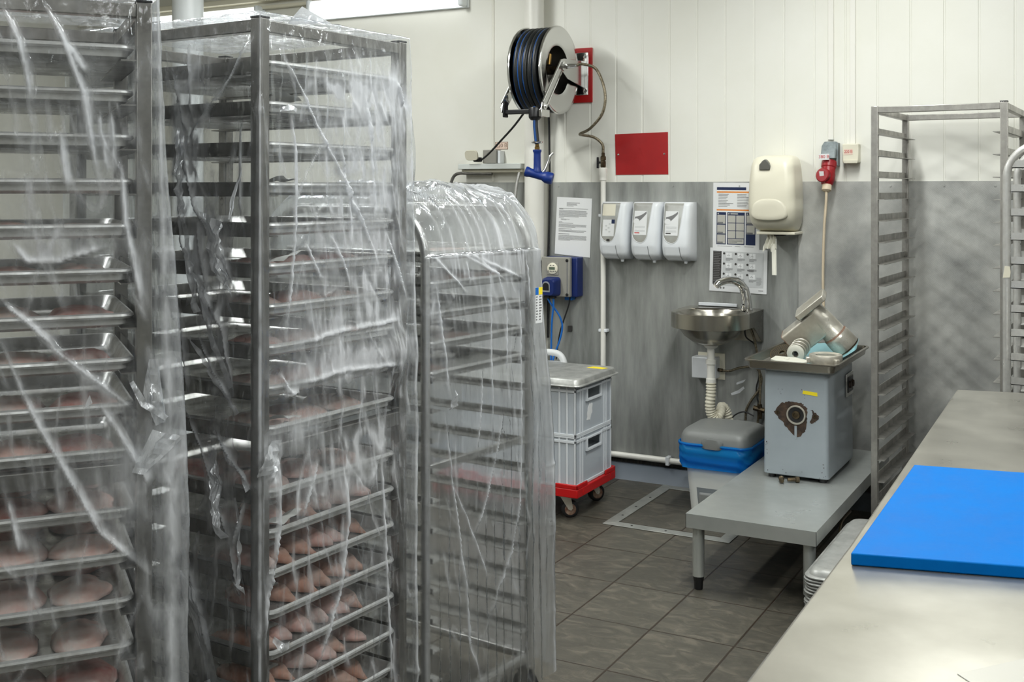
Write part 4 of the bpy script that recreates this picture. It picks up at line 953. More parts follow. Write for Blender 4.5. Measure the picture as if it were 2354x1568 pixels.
# ------------------------------------------------------------------ low bench
BW, BD, BH = 0.485, 1.37, 0.29
t = thing('low_bench', 'low stainless bench carrying the grey meat grinder', 'bench', (-1.458, 4.02, 0))
mb = MB().box(0, BW, 0, BD, BH - 0.002, BH).box(0, BW, 0, 0.0015, BH - 0.052, BH - 0.002).box(0, BW, BD - 0.0015, BD, BH - 0.052, BH - 0.002).box(0, 0.0015, 0, BD, BH - 0.052, BH - 0.002).box(BW - 0.0015, BW, 0, BD, BH - 0.052, BH - 0.002).box(0.03, BW - 0.03, 0.03, BD - 0.03, BH - 0.03, BH - 0.003)
mb.build('bench_top', M['bench'], t)
for lx, ly in ((0.035, 0.045), (BW - 0.035, 0.045), (0.035, BD - 0.045), (BW - 0.035, BD - 0.045)):
    lg = MB().lathe([(0.022, 0.05), (0.022, BH - 0.052), (0.027, BH - 0.05)], Matrix.Translation((lx, ly, 0)), n=24, cap0=True).build('leg', M['bench'], t)
    MB().lathe([(0.013, 0.0), (0.016, 0.002), (0.0175, 0.03), (0.02, 0.036), (0.02, 0.05), (0, 0.0501)], Matrix.Translation((lx, ly, 0)), n=18, cap0=True).build('foot', M['black_plastic'], lg)

# ------------------------------------------------------------------ grinder
GX, GY, GZ = -1.357, 4.69, BH + 0.0003
GW, GD, GH = 0.272, 0.475, 0.452
t = thing('meat_grinder', 'grey enamelled meat grinder housing on the low bench', 'meat grinder', (GX, GY, GZ))
MB().loft([[(p, q, z) for p, q in rrect(a, GW - a, 0.0, GD, 0.016, 5)] for z, a in ((0.016, 0.0), (GH, 0.004))]).build('housing', M['grinder'], t, bevel=0.004, smooth=40)
for fx in (0.03, GW - 0.03):
    for fy in (0.03, GD - 0.03):
        MB().cyl((fx, fy, 0), (fx, fy, 0.0155), 0.016, n=16).build('foot', M['black_plastic'], t)
# worn patch round the drive hole
rng = random.Random(11)
def blob(pts, amp, n=10, seed=0):
    rr = random.Random(seed); out = []
    for i in range(len(pts)):
        a, b = Vector(pts[i]), Vector(pts[(i + 1) % len(pts)])
        for k in range(n):
            v = a.lerp(b, k / n); out.append((v.x + rr.uniform(-amp, amp), v.y + rr.uniform(-amp, amp)))
    return out
hx_, hz_c = 0.139, 0.273
MB().prism(blob([(-0.092, 0.005), (-0.07, 0.04), (-0.03, 0.055), (0.02, 0.052), (0.045, 0.03), (0.045, -0.02), (0.04, -0.06), (0.012, -0.092), (-0.008, -0.088), (-0.035, -0.06), (-0.062, -0.03)], 0.003, 6, 1), -0.0009, -0.0001, 'y', Matrix.Translation((hx_, 0, hz_c))).build('worn_patch', M['rust'], t, smooth=0)
MB().prism(blob([(0.056, -0.03), (0.068, 0.012), (0.062, 0.028), (0.078, 0.018), (0.094, -0.002), (0.088, -0.016), (0.07, -0.028)], 0.003, 5, 2), -0.0009, -0.0001, 'y', Matrix.Translation((hx_, 0, hz_c))).build('worn_patch', M['rust'], t, smooth=0)
MB().box(hx_ - 0.007, hx_ + 0.003, -0.0016, -0.001, hz_c - 0.1, hz_c - 0.045).build('paint_stripe', M['grinder'], t)
for ddx in (-0.078, 0.078):
    MB().lathe([(0.0075, 0), (0.0075, 0.001), (0.004, 0.0015), (0, 0.0008)], axis_matrix((hx_ + ddx, -0.001, hz_c + 0.004 - 0.004 * (ddx > 0)), (0, -1, 0)), n=14).build('screw_hole', M['bronze'], t)
MB().lathe([(0.040, 0), (0.040, 0.005), (0.039, 0.006), (0.034, 0.006), (0.0325, 0.003), (0.0325, 0)], axis_matrix((hx_, -0.0008, hz_c), (0, -1, 0)), n=40).build('drive_collar', M['cast'], t)
dr = MB().lathe([(0.0325, 0), (0.0325, 0.0016), (0.028, 0.0016), (0.026, 0.001), (0, 0.001)], axis_matrix((hx_, -0.0005, hz_c), (0, -1, 0)), n=40).build('drive_hole', M['black'], t)
MB().lathe([(0.017, 0.001), (0.016, 0.006), (0.009, 0.007), (0.008, 0.005), (0, 0.005)], axis_matrix((hx_, -0.001, hz_c), (0, -1, 0)), n=24).build('drive_shaft', M['bronze'], dr)
MB().prism([(0.165, 0.363), (0.227, 0.357), (0.226, 0.372), (0.168, 0.377)], -0.0014, -0.0003, 'y').build('yellow_label', M['yellow'], t)
mb = MB(); rng = random.Random(5)
for k in range(26):
    xx, zz = rng.choice([(rng.uniform(0.06, 0.085), rng.uniform(0.355, 0.385)), (rng.uniform(0.16, 0.175), rng.uniform(0.33, 0.38)), (rng.uniform(0.01, 0.26), rng.uniform(0.02, 0.04)), (rng.uniform(0.01, 0.02), rng.uniform(0.03, 0.15)), (rng.uniform(0.245, 0.262), rng.uniform(0.03, 0.08))])
    s_ = rng.uniform(0.001, 0.0022); mb.prism([(xx - s_, zz), (xx, zz - s_), (xx + s_, zz), (xx, zz + s_ * 1.4)], -0.0012, -0.0001, 'y')
mb.build('paint_chips', M['rust'], t, smooth=0)
sw = MB().box(GW - 0.001, GW + 0.004, 0.315, 0.455, 0.305, 0.405).build('switch_frame', M['rack_bright'], t, bevel=0.002)
MB().box(GW + 0.002, GW + 0.0075, 0.335, 0.435, 0.322, 0.39).build('switch_plate', M['black_plastic'], sw, bevel=0.002)
for yy in (0.36, 0.41):
    MB().lathe([(0.016, 0), (0.014, 0.008), (0, 0.009)], axis_matrix((GW + 0.0075, yy, 0.356), (1, 0, 0)), n=16).build('push_button', M['rust'], sw)

# tray on top of the grinder and the loose parts in it
TX0, TX1, TY0, TY1, TZ = -1.432, -1.040, 4.635, 5.315, 0.785
def pan(mb, x0, x1, y0, y1, zr, depth, lip, r=0.035, taper=0.012, thick=0.0015):
    rings = []
    prof = [(-lip, zr - 0.006), (-lip, zr), (-lip + 0.003, zr + 0.0015), (0.0, zr), (taper * 0.7, zr - depth * 0.85), (taper + 0.006, zr - depth), ]
    for i_, z in prof:
        rings.append([(p, q, z) for p, q in rrect(x0 + i_, x1 - i_, y0 + i_, y1 - i_, max(0.004, r - i_), 6)])
    mb.loft(rings, cap0=False, cap1=True)
    out = []
    for i_, z in [(taper + 0.006, zr - depth - thick), (taper * 0.7 - thick, zr - depth * 0.85), (-thick, zr - 0.002), (-lip + 0.001, zr - 0.0065), (-lip, zr - 0.006)]:
        out.append([(p, q, z) for p, q in rrect(x0 + i_, x1 - i_, y0 + i_, y1 - i_, max(0.004, r - i_), 6)])
    mb.loft(out, cap0=True, cap1=False)
    return mb
t = thing('feed_tray', 'stainless feed tray on the grinder holding its loose parts', 'tray', (0, 0, 0))
cx_, cy_ = (TX0 + TX1) / 2, (TY0 + TY1) / 2
t.location = (cx_, cy_, GZ + GH + 0.0005)
pan(MB(), TX0 - cx_ + 0.012, TX1 - cx_ - 0.012, TY0 - cy_ + 0.012, TY1 - cy_ - 0.012, 0.0435, 0.041, 0.012, r=0.03, taper=0.01).build('pan', M['pan_steel'], t, smooth=40)
FZ = GZ + GH + 0.0005 + 0.003 + 0.0005   # tray floor
# grinder head: barrel with flange and square feed neck
A = Vector((0.62, 0.28, -0.73)).normalized()
Bv = Vector((-0.75, 0.0, -0.62)); Bv = (Bv - A * Bv.dot(A)).normalized()
Cv = A.cross(Bv)
MH = Matrix((Bv, Cv, A)).transposed().to_4x4()   # local x = neck, z = barrel axis
t = thing('grinder_head', 'cast metal grinder head lying tilted in the feed tray', 'grinder part', (-1.222, 4.985, 0.968))
t.scale = (1.06, 1.06, 1.06)
t.rotation_euler = MH.to_euler()
MB().lathe([(0.0, -0.012), (0.040, -0.012), (0.044, 0.0), (0.048, 0.05), (0.049, 0.13), (0.053, 0.135), (0.055, 0.15), (0.056, 0.205), (0.053, 0.21), (0.047, 0.21), (0.044, 0.18), (0.0, 0.17)], n=48).build('barrel', M['cast'], t, smooth=40)
MB().loft([[(x, p, q) for p, q in rrect(-0.046, 0.046, -0.004, 0.108, 0.01)] for x in (0.0, 0.165)]).build('feed_neck', M['cast'], t, smooth=40)
MB().loft([[(x, p, q) for p, q in rrect(-0.0465, 0.0465, -0.0045, 0.1085, 0.011)] for x in (0.1625, 0.1655)]).build('neck_lip', M['rust_line'], t, smooth=40)
MB().loft([[(p, q, z) for p, q in rrect(-0.085, 0.062, -0.055, 0.055, 0.012)] for z in (-0.036, -0.012)]).build('flange', M['cast'], t, smooth=40, bevel=0.003)
MB().lathe([(0.0495, 0.128), (0.0505, 0.131), (0.0535, 0.135)], n=48).build('rust_ring', M['rust_line'], t)
MB().lathe([(0.0562, 0.202), (0.0562, 0.206)], n=48).build('thread_edge', M['bronze'], t)
# auger
ad = Vector((-0.03, 0.97, 0.16)).normalized()
t = thing('auger', 'grey spiral auger lying below the grinder head', 'grinder part', (-1.262, 4.90, FZ + 0.058))
t.rotation_euler = axis_matrix((0, 0, 0), -ad, (0, 0, 1)).to_euler()
mb = MB().lathe([(0, -0.085), (0.02, -0.085), (0.022, 0.03), (0.024, 0.046), (0.036, 0.048), (0.037, 0.062), (0.030, 0.066), (0.014, 0.066), (0.014, 0.05), (0, 0.05)], n=32)
mb.build('core', M['white_part'], t, smooth=40)
P = np.zeros((81, 7, 3))
for i in range(81):
    a = i / 80 * 3.2 * 2 * PI; z = -0.08 + i / 80 * 0.125
    for j in range(7):
        r = 0.018 + 0.0215 * j / 6; P[i, j] = (r * math.cos(a), r * math.sin(a), z + 0.009 * (0.5 - abs(j / 6 - 0.5)) * 0)
fl_ = MB().grid(P).build('spiral_blade', M['cast'], t, smooth=60, fix=False)
so = fl_.modifiers.new('thick', 'SOLIDIFY'); so.thickness = 0.009; so.offset = 0
MB().box(-0.006, 0.006, -0.006, 0.006, 0.05, 0.0665).build('square_drive', M['black'], t)
# perforated plate
t = thing('perforated_disc', 'dark perforated cutting disc leaning in the feed tray', 'grinder part', (-1.325, 4.87, FZ + 0.042))
t.rotation_euler = (math.radians(34), math.radians(-8), 0)
bm = bmesh.new()
mb = MB().lathe([(0.012, -0.005), (0.052, -0.005), (0.054, -0.003), (0.054, 0.004), (0.052, 0.006), (0.012, 0.006), (0.012, -0.005)], n=48)
mb.build('disc', M['plate_dark'], t, smooth=40)
mb = MB()
for ring, rr in enumerate((0.02, 0.028, 0.036, 0.044)):
    nn = int(2 * PI * rr / 0.0085)
    for k in range(nn):
        a = 2 * PI * k / nn; mb.lathe([(0.003, 0), (0, 0.0002)], Matrix.Translation((rr * math.cos(a), rr * math.sin(a), 0.0061)), n=8)
mb.build('holes', M['black'], t, smooth=0)
bm.free()
# white nylon scraper, ring nut, knife, teal sheet
t = thing('nylon_block', 'flat off-white nylon piece lying at the front of the feed tray', 'grinder part', (-1.262, 4.745, FZ + 0.034))
MB().prism([(-0.075, -0.02), (-0.05, -0.03), (0.06, -0.022), (0.075, -0.012), (0.072, 0.01), (0.02, 0.024), (-0.06, 0.02)], -0.006, 0.006).build('plate', M['white_part'], t, bevel=0.003)
MB().lathe([(0.012, 0.0061), (0.01, 0.009), (0, 0.009)], Matrix.Translation((-0.01, -0.004, 0)), n=16).build('boss', M['white_part'], t)
t.rotation_euler = (math.radians(14), math.radians(3), math.radians(6))
t = thing('ring_nut', 'silver ring nut with side lugs at the tray front corner', 'grinder part', (-1.122, 4.80, FZ + 0.0135))
t.scale = (1.14, 1.14, 1.0)
MB().lathe([(0.040, 0.0), (0.058, 0.0), (0.060, 0.004), (0.060, 0.042), (0.058, 0.048), (0.053, 0.050), (0.048, 0.048), (0.040, 0.044), (0.040, 0.0)], n=48).build('ring', M['cast'], t, smooth=40)
for a in (-0.7, 1.4, 3.5):
    MB().box(0.055, 0.072, -0.01, 0.01, 0.01, 0.036, Matrix.Rotation(a, 4, 'Z')).build('lug', M['cast'], t, bevel=0.004)
t = thing('cutter_blade', 'dark star cutter lying flat between disc and ring nut', 'grinder part', (-1.13, 4.72, FZ))
mb = MB()
for k in range(4):
    mb.box(0.006, 0.034, -0.006, 0.006, 0.0, 0.012, Matrix.Rotation(k * PI / 2 + 0.3, 4, 'Z'))
mb.lathe([(0.0, 0), (0.014, 0), (0.014, 0.013), (0, 0.013)], n=16).build('blades', M['dark_steel'], t)
P = np.zeros((14, 22, 3))
for i in range(14):
    for j in range(22):
        a, b_ = i / 13, j / 21
        P[i, j] = (-0.06 + 0.22 * a, -0.20 + 0.47 * b_, 0.003 + 0.003 * math.sin(a * 9 + b_ * 4) + max(0, (b_ - 0.86)) * 0.32 + max(0, (a - 0.93)) * 0.5)
o = MB().grid(P).build('plastic_sheet', M['teal_sheet'], None, fix=False)
o.location = (cx_, cy_, FZ); tag(o, 'pale teal plastic sheet lining the back of the feed tray', 'plastic sheet')
# two bolts on the bench
for k, (bx, by, a, lb) in enumerate(((-1.262, 4.628, 1.9, 'rusty bolt on the bench pointing forwards, nearer the bin'), (-1.222, 4.652, 0.5, 'rusty bolt on the bench lying crosswise, nearer the grinder corner'))):
    t = thing('bolt', lb, 'bolt', (bx, by, BH + 0.0123), a, 'loose grinder bolts on the bench')
    MB().lathe([(0.0, -0.022), (0.008, -0.022), (0.0085, 0.01), (0.012, 0.012), (0.012, 0.026), (0.009, 0.0262), (0.008, 0.018), (0, 0.018)], axis_matrix((0, 0, 0), (1, 0, 0)), n=8).build('shank', M['bronze'], t, smooth=25)

# ------------------------------------------------------------------ crates on a red dolly
DX0, DX1, DY0, DY1 = -2.79, -2.185, 4.60, 5.005
t = thing('dolly', 'red plastic dolly on rusty castors under the crates', 'dolly', (DX0, DY0, 0))
w_, d_ = DX1 - DX0, DY1 - DY0
mb = MB()
mb.box(-0.012, w_ + 0.012, -0.012, 0.05, 0.112, 0.152).box(-0.012, w_ + 0.012, d_ - 0.05, d_ + 0.012, 0.112, 0.152).box(-0.012, 0.05, 0.05, d_ - 0.05, 0.112, 0.152).box(w_ - 0.05, w_ + 0.012, 0.05, d_ - 0.05, 0.112, 0.152)
for (a0, a1) in ((-0.012, 0.10), (w_ - 0.10, w_ + 0.012)):
    for (b0, b1) in ((-0.012, -0.002), (d_ + 0.002, d_ + 0.012)): mb.box(a0, a1, b0, b1, 0.15, 0.172)
for (b0, b1) in ((-0.012, 0.1), (d_ - 0.1, d_ + 0.012)):
    for (a0, a1) in ((-0.012, -0.002), (w_ + 0.002, w_ + 0.012)): mb.box(a0, a1, b0, b1, 0.15, 0.172)
mb.build('frame', M['red_plastic'], t, bevel=0.004)
for xx, yy, a in ((0.07, 0.06, 0.4), (w_ - 0.085, 0.06, 0.6), (0.07, d_ - 0.06, 2.0), (w_ - 0.09, d_ - 0.04, 0.9)):
    Mc = Matrix.Translation((xx, yy, 0)) @ Matrix.Rotation(a, 4, 'Z')
    f_ = MB().box(-0.03, 0.03, -0.026, 0.026, 0.1, 0.1115, Mc)
    for s_ in (-0.022, 0.019): f_.prism([(-0.024, 0.10), (0.024, 0.10), (0.034, 0.045), (0.026, 0.035), (0.014, 0.04)], s_, s_ + 0.003, 'y', Mc)
    cst = f_.build('castor', M['cast'], t)
    MB().lathe([(0.0, -0.017), (0.03, -0.017), (0.036, -0.015), (0.04, -0.01), (0.04, 0.01), (0.036, 0.015), (0.03, 0.017), (0, 0.017)], Mc @ axis_matrix((0.023, 0, 0.0402), (0, 1, 0)), n=28).build('wheel', M['black'], cst)
    MB().lathe([(0.026, -0.0175), (0.01, -0.018), (0, -0.018)], Mc @ axis_matrix((0.023, 0, 0.0402), (0, 1, 0)), n=20).lathe([(0.026, 0.0175), (0.01, 0.018), (0, 0.018)], Mc @ axis_matrix((0.023, 0, 0.0402), (0, 1, 0)), n=20).build('hub', M['rust_line'], cst)

def crate(z, label, fill):
    t = thing('plastic_crate', label, 'crate', (DX0 + 0.003, DY0 + 0.003, z), 0, 'milky plastic crates on the red dolly')
    W2, D2, H2 = w_ - 0.006, d_ - 0.006, 0.228
    k = 0.006
    mb = MB().box(k, W2 - k, k, D2 - k, 0.0, 0.004)
    mb.box(k, W2 - k, k, k + 0.003, 0.004, H2).box(k, W2 - k, D2 - k - 0.003, D2 - k, 0.004, H2).box(k, k + 0.003, k, D2 - k, 0.004, H2)
    y0, y1, z0, z1 = D2 / 2 - 0.075, D2 / 2 + 0.075, 0.155, 0.2
    x0, x1 = W2 - k - 0.003, W2 - k
    mb.box(x0, x1, k, y0, 0.004, H2).box(x0, x1, y1, D2 - k, 0.004, H2).box(x0, x1, y0, y1, 0.004, z0).box(x0, x1, y0, y1, z1, H2)
    mb.build('walls', M['crate_wall'], t, smooth=0)
    mb = MB()
    for za, zb in ((0.0, 0.012), (0.2, 0.212), (H2 - 0.006, H2)):
        mb.box(0, W2, 0, k + 0.002, za, zb).box(0, W2, D2 - k - 0.002, D2, za, zb).box(0, k + 0.002, 0, D2, za, zb)
        if za == 0.2: mb.box(W2 - k - 0.002, W2, 0, y0 - 0.01, za, zb).box(W2 - k - 0.002, W2, y1 + 0.01, D2, za, zb)
        else: mb.box(W2 - k - 0.002, W2, 0, D2, za, zb)
    for yy in (0.0, 0.05, 0.075, D2 - 0.085, D2 - 0.06, D2 - 0.008): mb.box(W2 - k - 0.001, W2 - 0.001, yy, yy + 0.008, 0.012, H2 - 0.006)
    for xx in (0.0, 0.05, 0.08, W2 - 0.088, W2 - 0.05, W2 - 0.01, 0.2, 0.3, 0.4): mb.box(xx, xx + 0.009, 0.001, k + 0.001, 0.012, H2 - 0.006)
    mb.build('ribs', M['crate_rib'], t, bevel=0.001, smooth=0)
    mb = MB().box(W2 - k, W2 + 0.004, y0 - 0.01, y0, z0 - 0.01, z1 + 0.008).box(W2 - k, W2 + 0.004, y1, y1 + 0.01, z0 - 0.01, z1 + 0.008).box(W2 - k, W2 + 0.004, y0, y1, z0 - 0.01, z0).box(W2 - k, W2 + 0.004, y0, y1, z1, z1 + 0.008)
    mb.build('handle_frame', M['crate_rib'], t, bevel=0.001)
    MB().box(0.03, W2 - 0.05, 0.03, D2 - 0.03, 0.005, fill).build('contents', M['bin_dark'], t, bevel=0.01)
    return t
crate(0.1535, 'lower milky plastic crate with open handle slot on the red dolly', 0.14)
c2 = crate(0.3825, 'upper milky plastic crate under the metal lid, torn label on it', 0.09)
W2 = w_ - 0.006
MB().prism(blob([(0.13, 0.06), (0.16, 0.05), (0.185, 0.08), (0.19, 0.125), (0.16, 0.13), (0.14, 0.11)], 0.004, 4, 4), W2 - 0.0058, W2 - 0.0048, 'x').build('torn_label', M['paper'], c2, smooth=0)
lx0, lx1, ly0, ly1 = DX0 - 0.02, DX1 + 0.03, DY0 - 0.03, DY1 + 0.04
t = thing('metal_lid', 'upturned worn metal tray used as a lid on the crates', 'tray', ((lx0 + lx1) / 2, (ly0 + ly1) / 2, 0.6115))
mb = MB(); hw, hd = (lx1 - lx0) / 2, (ly1 - ly0) / 2
rings = [[(p, q, z) for p, q in rrect(-hw + i_, hw - i_, -hd + i_, hd - i_, r, 5)] for i_, z, r in ((0.004, 0.001, 0.04), (0.0, 0.004, 0.042), (0.002, 0.008, 0.04), (0.012, 0.009, 0.036), (0.016, 0.028, 0.036), (0.022, 0.034, 0.034), (0.035, 0.036, 0.03))]
mb.loft(rings).build('pan', M['tray_old'], t, smooth=40)
o = MB().prism([(-0.045, -0.022), (0.04, -0.03), (0.052, 0.012), (-0.03, 0.022)], 0.0003, 0.001).build('sticker', M['yellow'], None)
o.location = (-2.235, 4.94, 0.6115 + 0.036); tag(o, 'bright yellow sticker on the metal lid over the crates', 'sticker')
# canister behind the crates
t = thing('canister', 'white plastic canister with handle half hidden behind the crates', 'canister', (-2.66, 5.24, 0))
rings = [[(p, q, z) for p, q in rrect(-0.14 * k, 0.14 * k, -0.13 * k, 0.13 * k, 0.04, 6)] for z, k in ((0.0, 0.95), (0.01, 1.0), (0.53, 1.0), (0.575, 0.88), (0.60, 0.6))]
MB().loft(rings).build('body', M['canister'], t, smooth=50)
MB().tube(catmull([(-0.075, 0, 0.595), (-0.06, 0, 0.635), (0.0, 0, 0.655), (0.07, 0, 0.65), (0.1, 0, 0.615), (0.105, 0, 0.57)], 6), 0.017, 12).build('handle', M['canister'], t, smooth=60)
MB().lathe([(0.03, 0.595), (0.03, 0.63), (0.02, 0.636), (0, 0.636)], Matrix.Translation((-0.055, -0.06, 0)), n=24).build('cap', M['white_plastic'], t)

# ------------------------------------------------------------------ stack of upturned trays beside the bench
NST = 23
for k in range(NST):
    zz = 0.0102 * k
    nm = 'baking_tray'
    if k == NST - 1: lb = 'worn aluminium tray on top of the upturned stack beside the bench'
    else:
        lb = 'worn aluminium tray in the upturned stack beside the bench, below its top tray'
    rr = random.Random(100 + k); jx, jy = rr.uniform(-0.004, 0.004), rr.uniform(-0.004, 0.004)
    hw, hd = 0.21, 0.355
    mb = MB()
    rings = [[(p, q, z) for p, q in rrect(-hw + i_, hw - i_, -hd + i_, hd - i_, r, 5)] for i_, z, r in ((0.002, 0.0006, 0.045), (-0.001, 0.003, 0.047), (-0.001, 0.006, 0.047), (0.003, 0.0095, 0.045), (0.012, 0.0098, 0.04))]
    if k == NST - 1:
        rings += [[(p, q, z) for p, q in rrect(-hw + i_, hw - i_, -hd + i_, hd - i_, r, 5)] for i_, z, r in ((0.017, 0.022, 0.04), (0.026, 0.029, 0.038), (0.04, 0.031, 0.03))]
        mb.loft(rings)
    else:
        mb.loft(rings, cap1=True)
    if k == 0:
        o = mb.build(nm, M['tray_old'], None, smooth=45); src = o
    elif k == NST - 1:
        o = mb.build(nm, M['tray_old'], None, smooth=45)
    else:
        o = src.copy(); COL.objects.link(o)
    o.location = (-0.735 + jx, 4.065 + jy, zz)
    tag(o, lb, 'tray', 'upturned trays stacked beside the bench' if k < NST - 1 else None)
    if 'group' in o and k == NST - 1: del o['group']

o = MB().tube(catmull([(-1.02, 4.62, 0.01), (-0.985, 4.5, 0.05), (-0.975, 4.42, 0.12), (-0.978, 4.4, 0.17), (-0.99, 4.5, 0.2), (-1.0, 4.7, 0.19)]), 0.005, 8).build('yellow_cord', M['bronze'], None, smooth=80)
tag(o, 'thin brownish cord looping under the right edge of the bench', 'cord')
# ------------------------------------------------------------------ racks
def casters(t, w, d, m):
    for xx in (0.02, w - 0.02):
        for yy in (0.02, d - 0.02):
            c = MB().box(xx - 0.02, xx + 0.02, yy - 0.02, yy + 0.02, 0.088, 0.0995).box(xx - 0.018, xx - 0.015, yy - 0.016, yy + 0.016, 0.03, 0.09).box(xx + 0.015, xx + 0.018, yy - 0.016, yy + 0.016, 0.03, 0.09).build('castor', m, t)
            MB().lathe([(0.0, -0.013), (0.036, -0.013), (0.04, -0.009), (0.04, 0.009), (0.036, 0.013), (0, 0.013)], axis_matrix((xx, yy, 0.0402), (1, 0, 0)), n=20).build('wheel', M['black'], c)

def runner(mb, x, sgn, y0, y1, z, vert=0.026, flange=0.04, inset=0.0):
    """an angle: upright leg against the posts, flange pointing into the rack; z is the flange's top"""
    mb.box(min(x, x + sgn * 0.0025), max(x, x + sgn * 0.0025), y0, y1, z - 0.0025, z + vert)
    mb.box(min(x, x + sgn * flange), max(x, x + sgn * flange), y0, y1, z - 0.0025, z)
    return mb

P_ = 0.027
def square_rack(label, cat_name, loc, rz, w, d, h, levels, m, mid=None, base_z=0.1, caps=True):
    t = thing('tray_rack', label, 'rack', (loc[0], loc[1], 0), math.radians(rz))
    for xx in (0, w - P_):
        for yy in (0, d - P_):
            p = MB().box(xx, xx + P_, yy, yy + P_, base_z, h).build('post', m, t, bevel=0.002)
            if caps or (xx > 0 and yy == 0): MB().box(xx - 0.0005, xx + P_ + 0.0005, yy - 0.0005, yy + P_ + 0.0005, h, h + 0.004).build('post_cap', M['black_plastic'], p, bevel=0.001)
    for nm, z0 in (('top_rail', h - P_ - 0.001), ('base_rail', base_z + 0.01)):
        for yy in (0.001, d - P_ + 0.001): MB().box(P_, w - P_, yy, yy + P_ - 0.002, z0, z0 + P_ - 0.002).build(nm, m, t, bevel=0.002)
        for xx in (0.001, w - P_ + 0.001): MB().box(xx, xx + P_ - 0.002, P_, d - P_, z0, z0 + P_ - 0.002).build(nm, m, t, bevel=0.002)
    if mid:
        for yy in (0.001, d - P_ + 0.001): MB().box(P_, w - P_, yy, yy + P_ - 0.002, mid - 0.034, mid - 0.002).build('middle_rail', m, t, bevel=0.002)
    for z in levels:
        runner(MB(), P_ * 0.5, 1, -0.0 + 0.002, d - 0.002, z).build('runner', m, t, smooth=0)
        runner(MB(), w - P_ * 0.5, -1, 0.002, d - 0.002, z).build('runner', m, t, smooth=0)
    casters(t, w, d, m)
    return t

def hoop_rack(label, loc, rz, w, d, h, levels, m, rad=0.13, base_z=0.1, brace=None, rungs=False):
    t = thing('tray_rack', label, 'rack', (loc[0], loc[1], 0), math.radians(rz))
    r = 0.0135
    for xx in (r, w - r):
        pts = [(xx, r, base_z), (xx, r, h - r - rad)]
        pts += [(xx, r + rad - rad * math.cos(a), h - r - rad + rad * math.sin(a)) for a in np.linspace(0.15, PI / 2, 10)]
        pts += [(xx, d - r - rad + rad * math.sin(a), h - r - rad + rad * math.cos(a)) for a in np.linspace(0, PI / 2 - 0.15, 10)]
        pts += [(xx, d - r, h - r - rad), (xx, d - r, base_z)]
        s_ = MB().tube(pts, r, 14).build('side_hoop', m, t, smooth=50)
        MB().tube([(xx, r, base_z + 0.02), (xx, d - r, base_z + 0.02)], 0.012, 10).build('base_tube', m, s_, smooth=50)
    for yy in (0.014, d - 0.014):
        MB().box(2 * r, w - 2 * r, yy - 0.011, yy + 0.011, base_z + 0.01, base_z + 0.032).build('base_rail', m, t, bevel=0.002)
        if brace: MB().box(2 * r, w - 2 * r, yy - 0.004, yy + 0.004, brace, brace + 0.022).build('brace', m, t, bevel=0.002)
    MB().tube([(2 * r, d - r - 0.02, h - rad * 0.35), (w - 2 * r, d - r - 0.02, h - rad * 0.35)], 0.011, 10).build('top_rail', m, t, smooth=50)
    for z in levels:
        if rungs:
            runner(MB(), 0.006, 1, 0.028, d - 0.028, z, 0.024, 0.042).build('runner', m, t, smooth=0)
            runner(MB(), w - 0.006, -1, 0.028, d - 0.028, z, 0.024, 0.042).build('runner', m, t, smooth=0)
        else:
            runner(MB(), 2 * r, 1, 0.0, d, z, 0.012, 0.045).build('runner', m, t, smooth=0)
            runner(MB(), w - 2 * r, -1, 0.0, d, z, 0.012, 0.045).build('runner', m, t, smooth=0)
    casters(t, w, d, m)
    return t

RK = {'a': ((-1.834, 1.095), 53.3, 0.48, 0.43, 1.836), 'b': ((-1.529, 1.747), 86.4, 0.48, 0.60, 1.845), 'c': ((-1.60, 2.465), 83.8, 0.51, 0.60, 1.46)}
LA = [1.744 - 0.080 * k for k in range(10)] + [0.917 - 0.0815 * k for k in range(10)]
LB = [1.748 - 0.0828 * k for k in range(10)] + [0.8745 - 0.083 * k for k in range(10)]
LC = [1.322 - 0.0787 * k for k in range(15)]
square_rack('tall steel rack nearest the camera, wrapped in clear film', '', *RK['a'][:2], *RK['a'][2:], [z - 0.012 for z in LA], M['rack'], mid=1.012)
square_rack('tall steel rack with crumpled film, second from camera', '', *RK['b'][:2], *RK['b'][2:], [z - 0.012 for z in LB], M['rack'], mid=0.982)
hoop_rack('lower wrapped rack with rounded tubular top', *RK['c'][:2], *RK['c'][2:], [z - 0.012 for z in LC], M['rack_bright'], brace=0.755)
square_rack('empty unwrapped steel rack with square top by the wall', '', (-0.930, 4.755), -2.0, 0.515, 0.62, 1.838, [1.725 - 0.0885 * k for k in range(19)], M['rack_mid'], caps=False)
hr = hoop_rack('empty steel rack with bent tube top behind the worktop', (-0.388, 4.66), -90, 0.43, 0.56, 1.669, [1.575 - 0.0827 * k for k in range(17)], M['rack_bright'], rad=0.115, rungs=True)
MB().lathe([(0.0, 0.0), (0.011, 0.002), (0.012, 0.008), (0, 0.009)], axis_matrix((0.43 + 0.0005, 0.012, 0.79), (1, 0, 0)), n=12).build('rusty_nut', M['rust'], hr)
MB().prism([(0.002, 1.195), (0.024, 1.197), (0.027, 1.215), (0.024, 1.235), (0.008, 1.236), (0.006, 1.222)], 0.4305, 0.4312, 'x').build('sticker_residue', M['cream_dark'], hr)

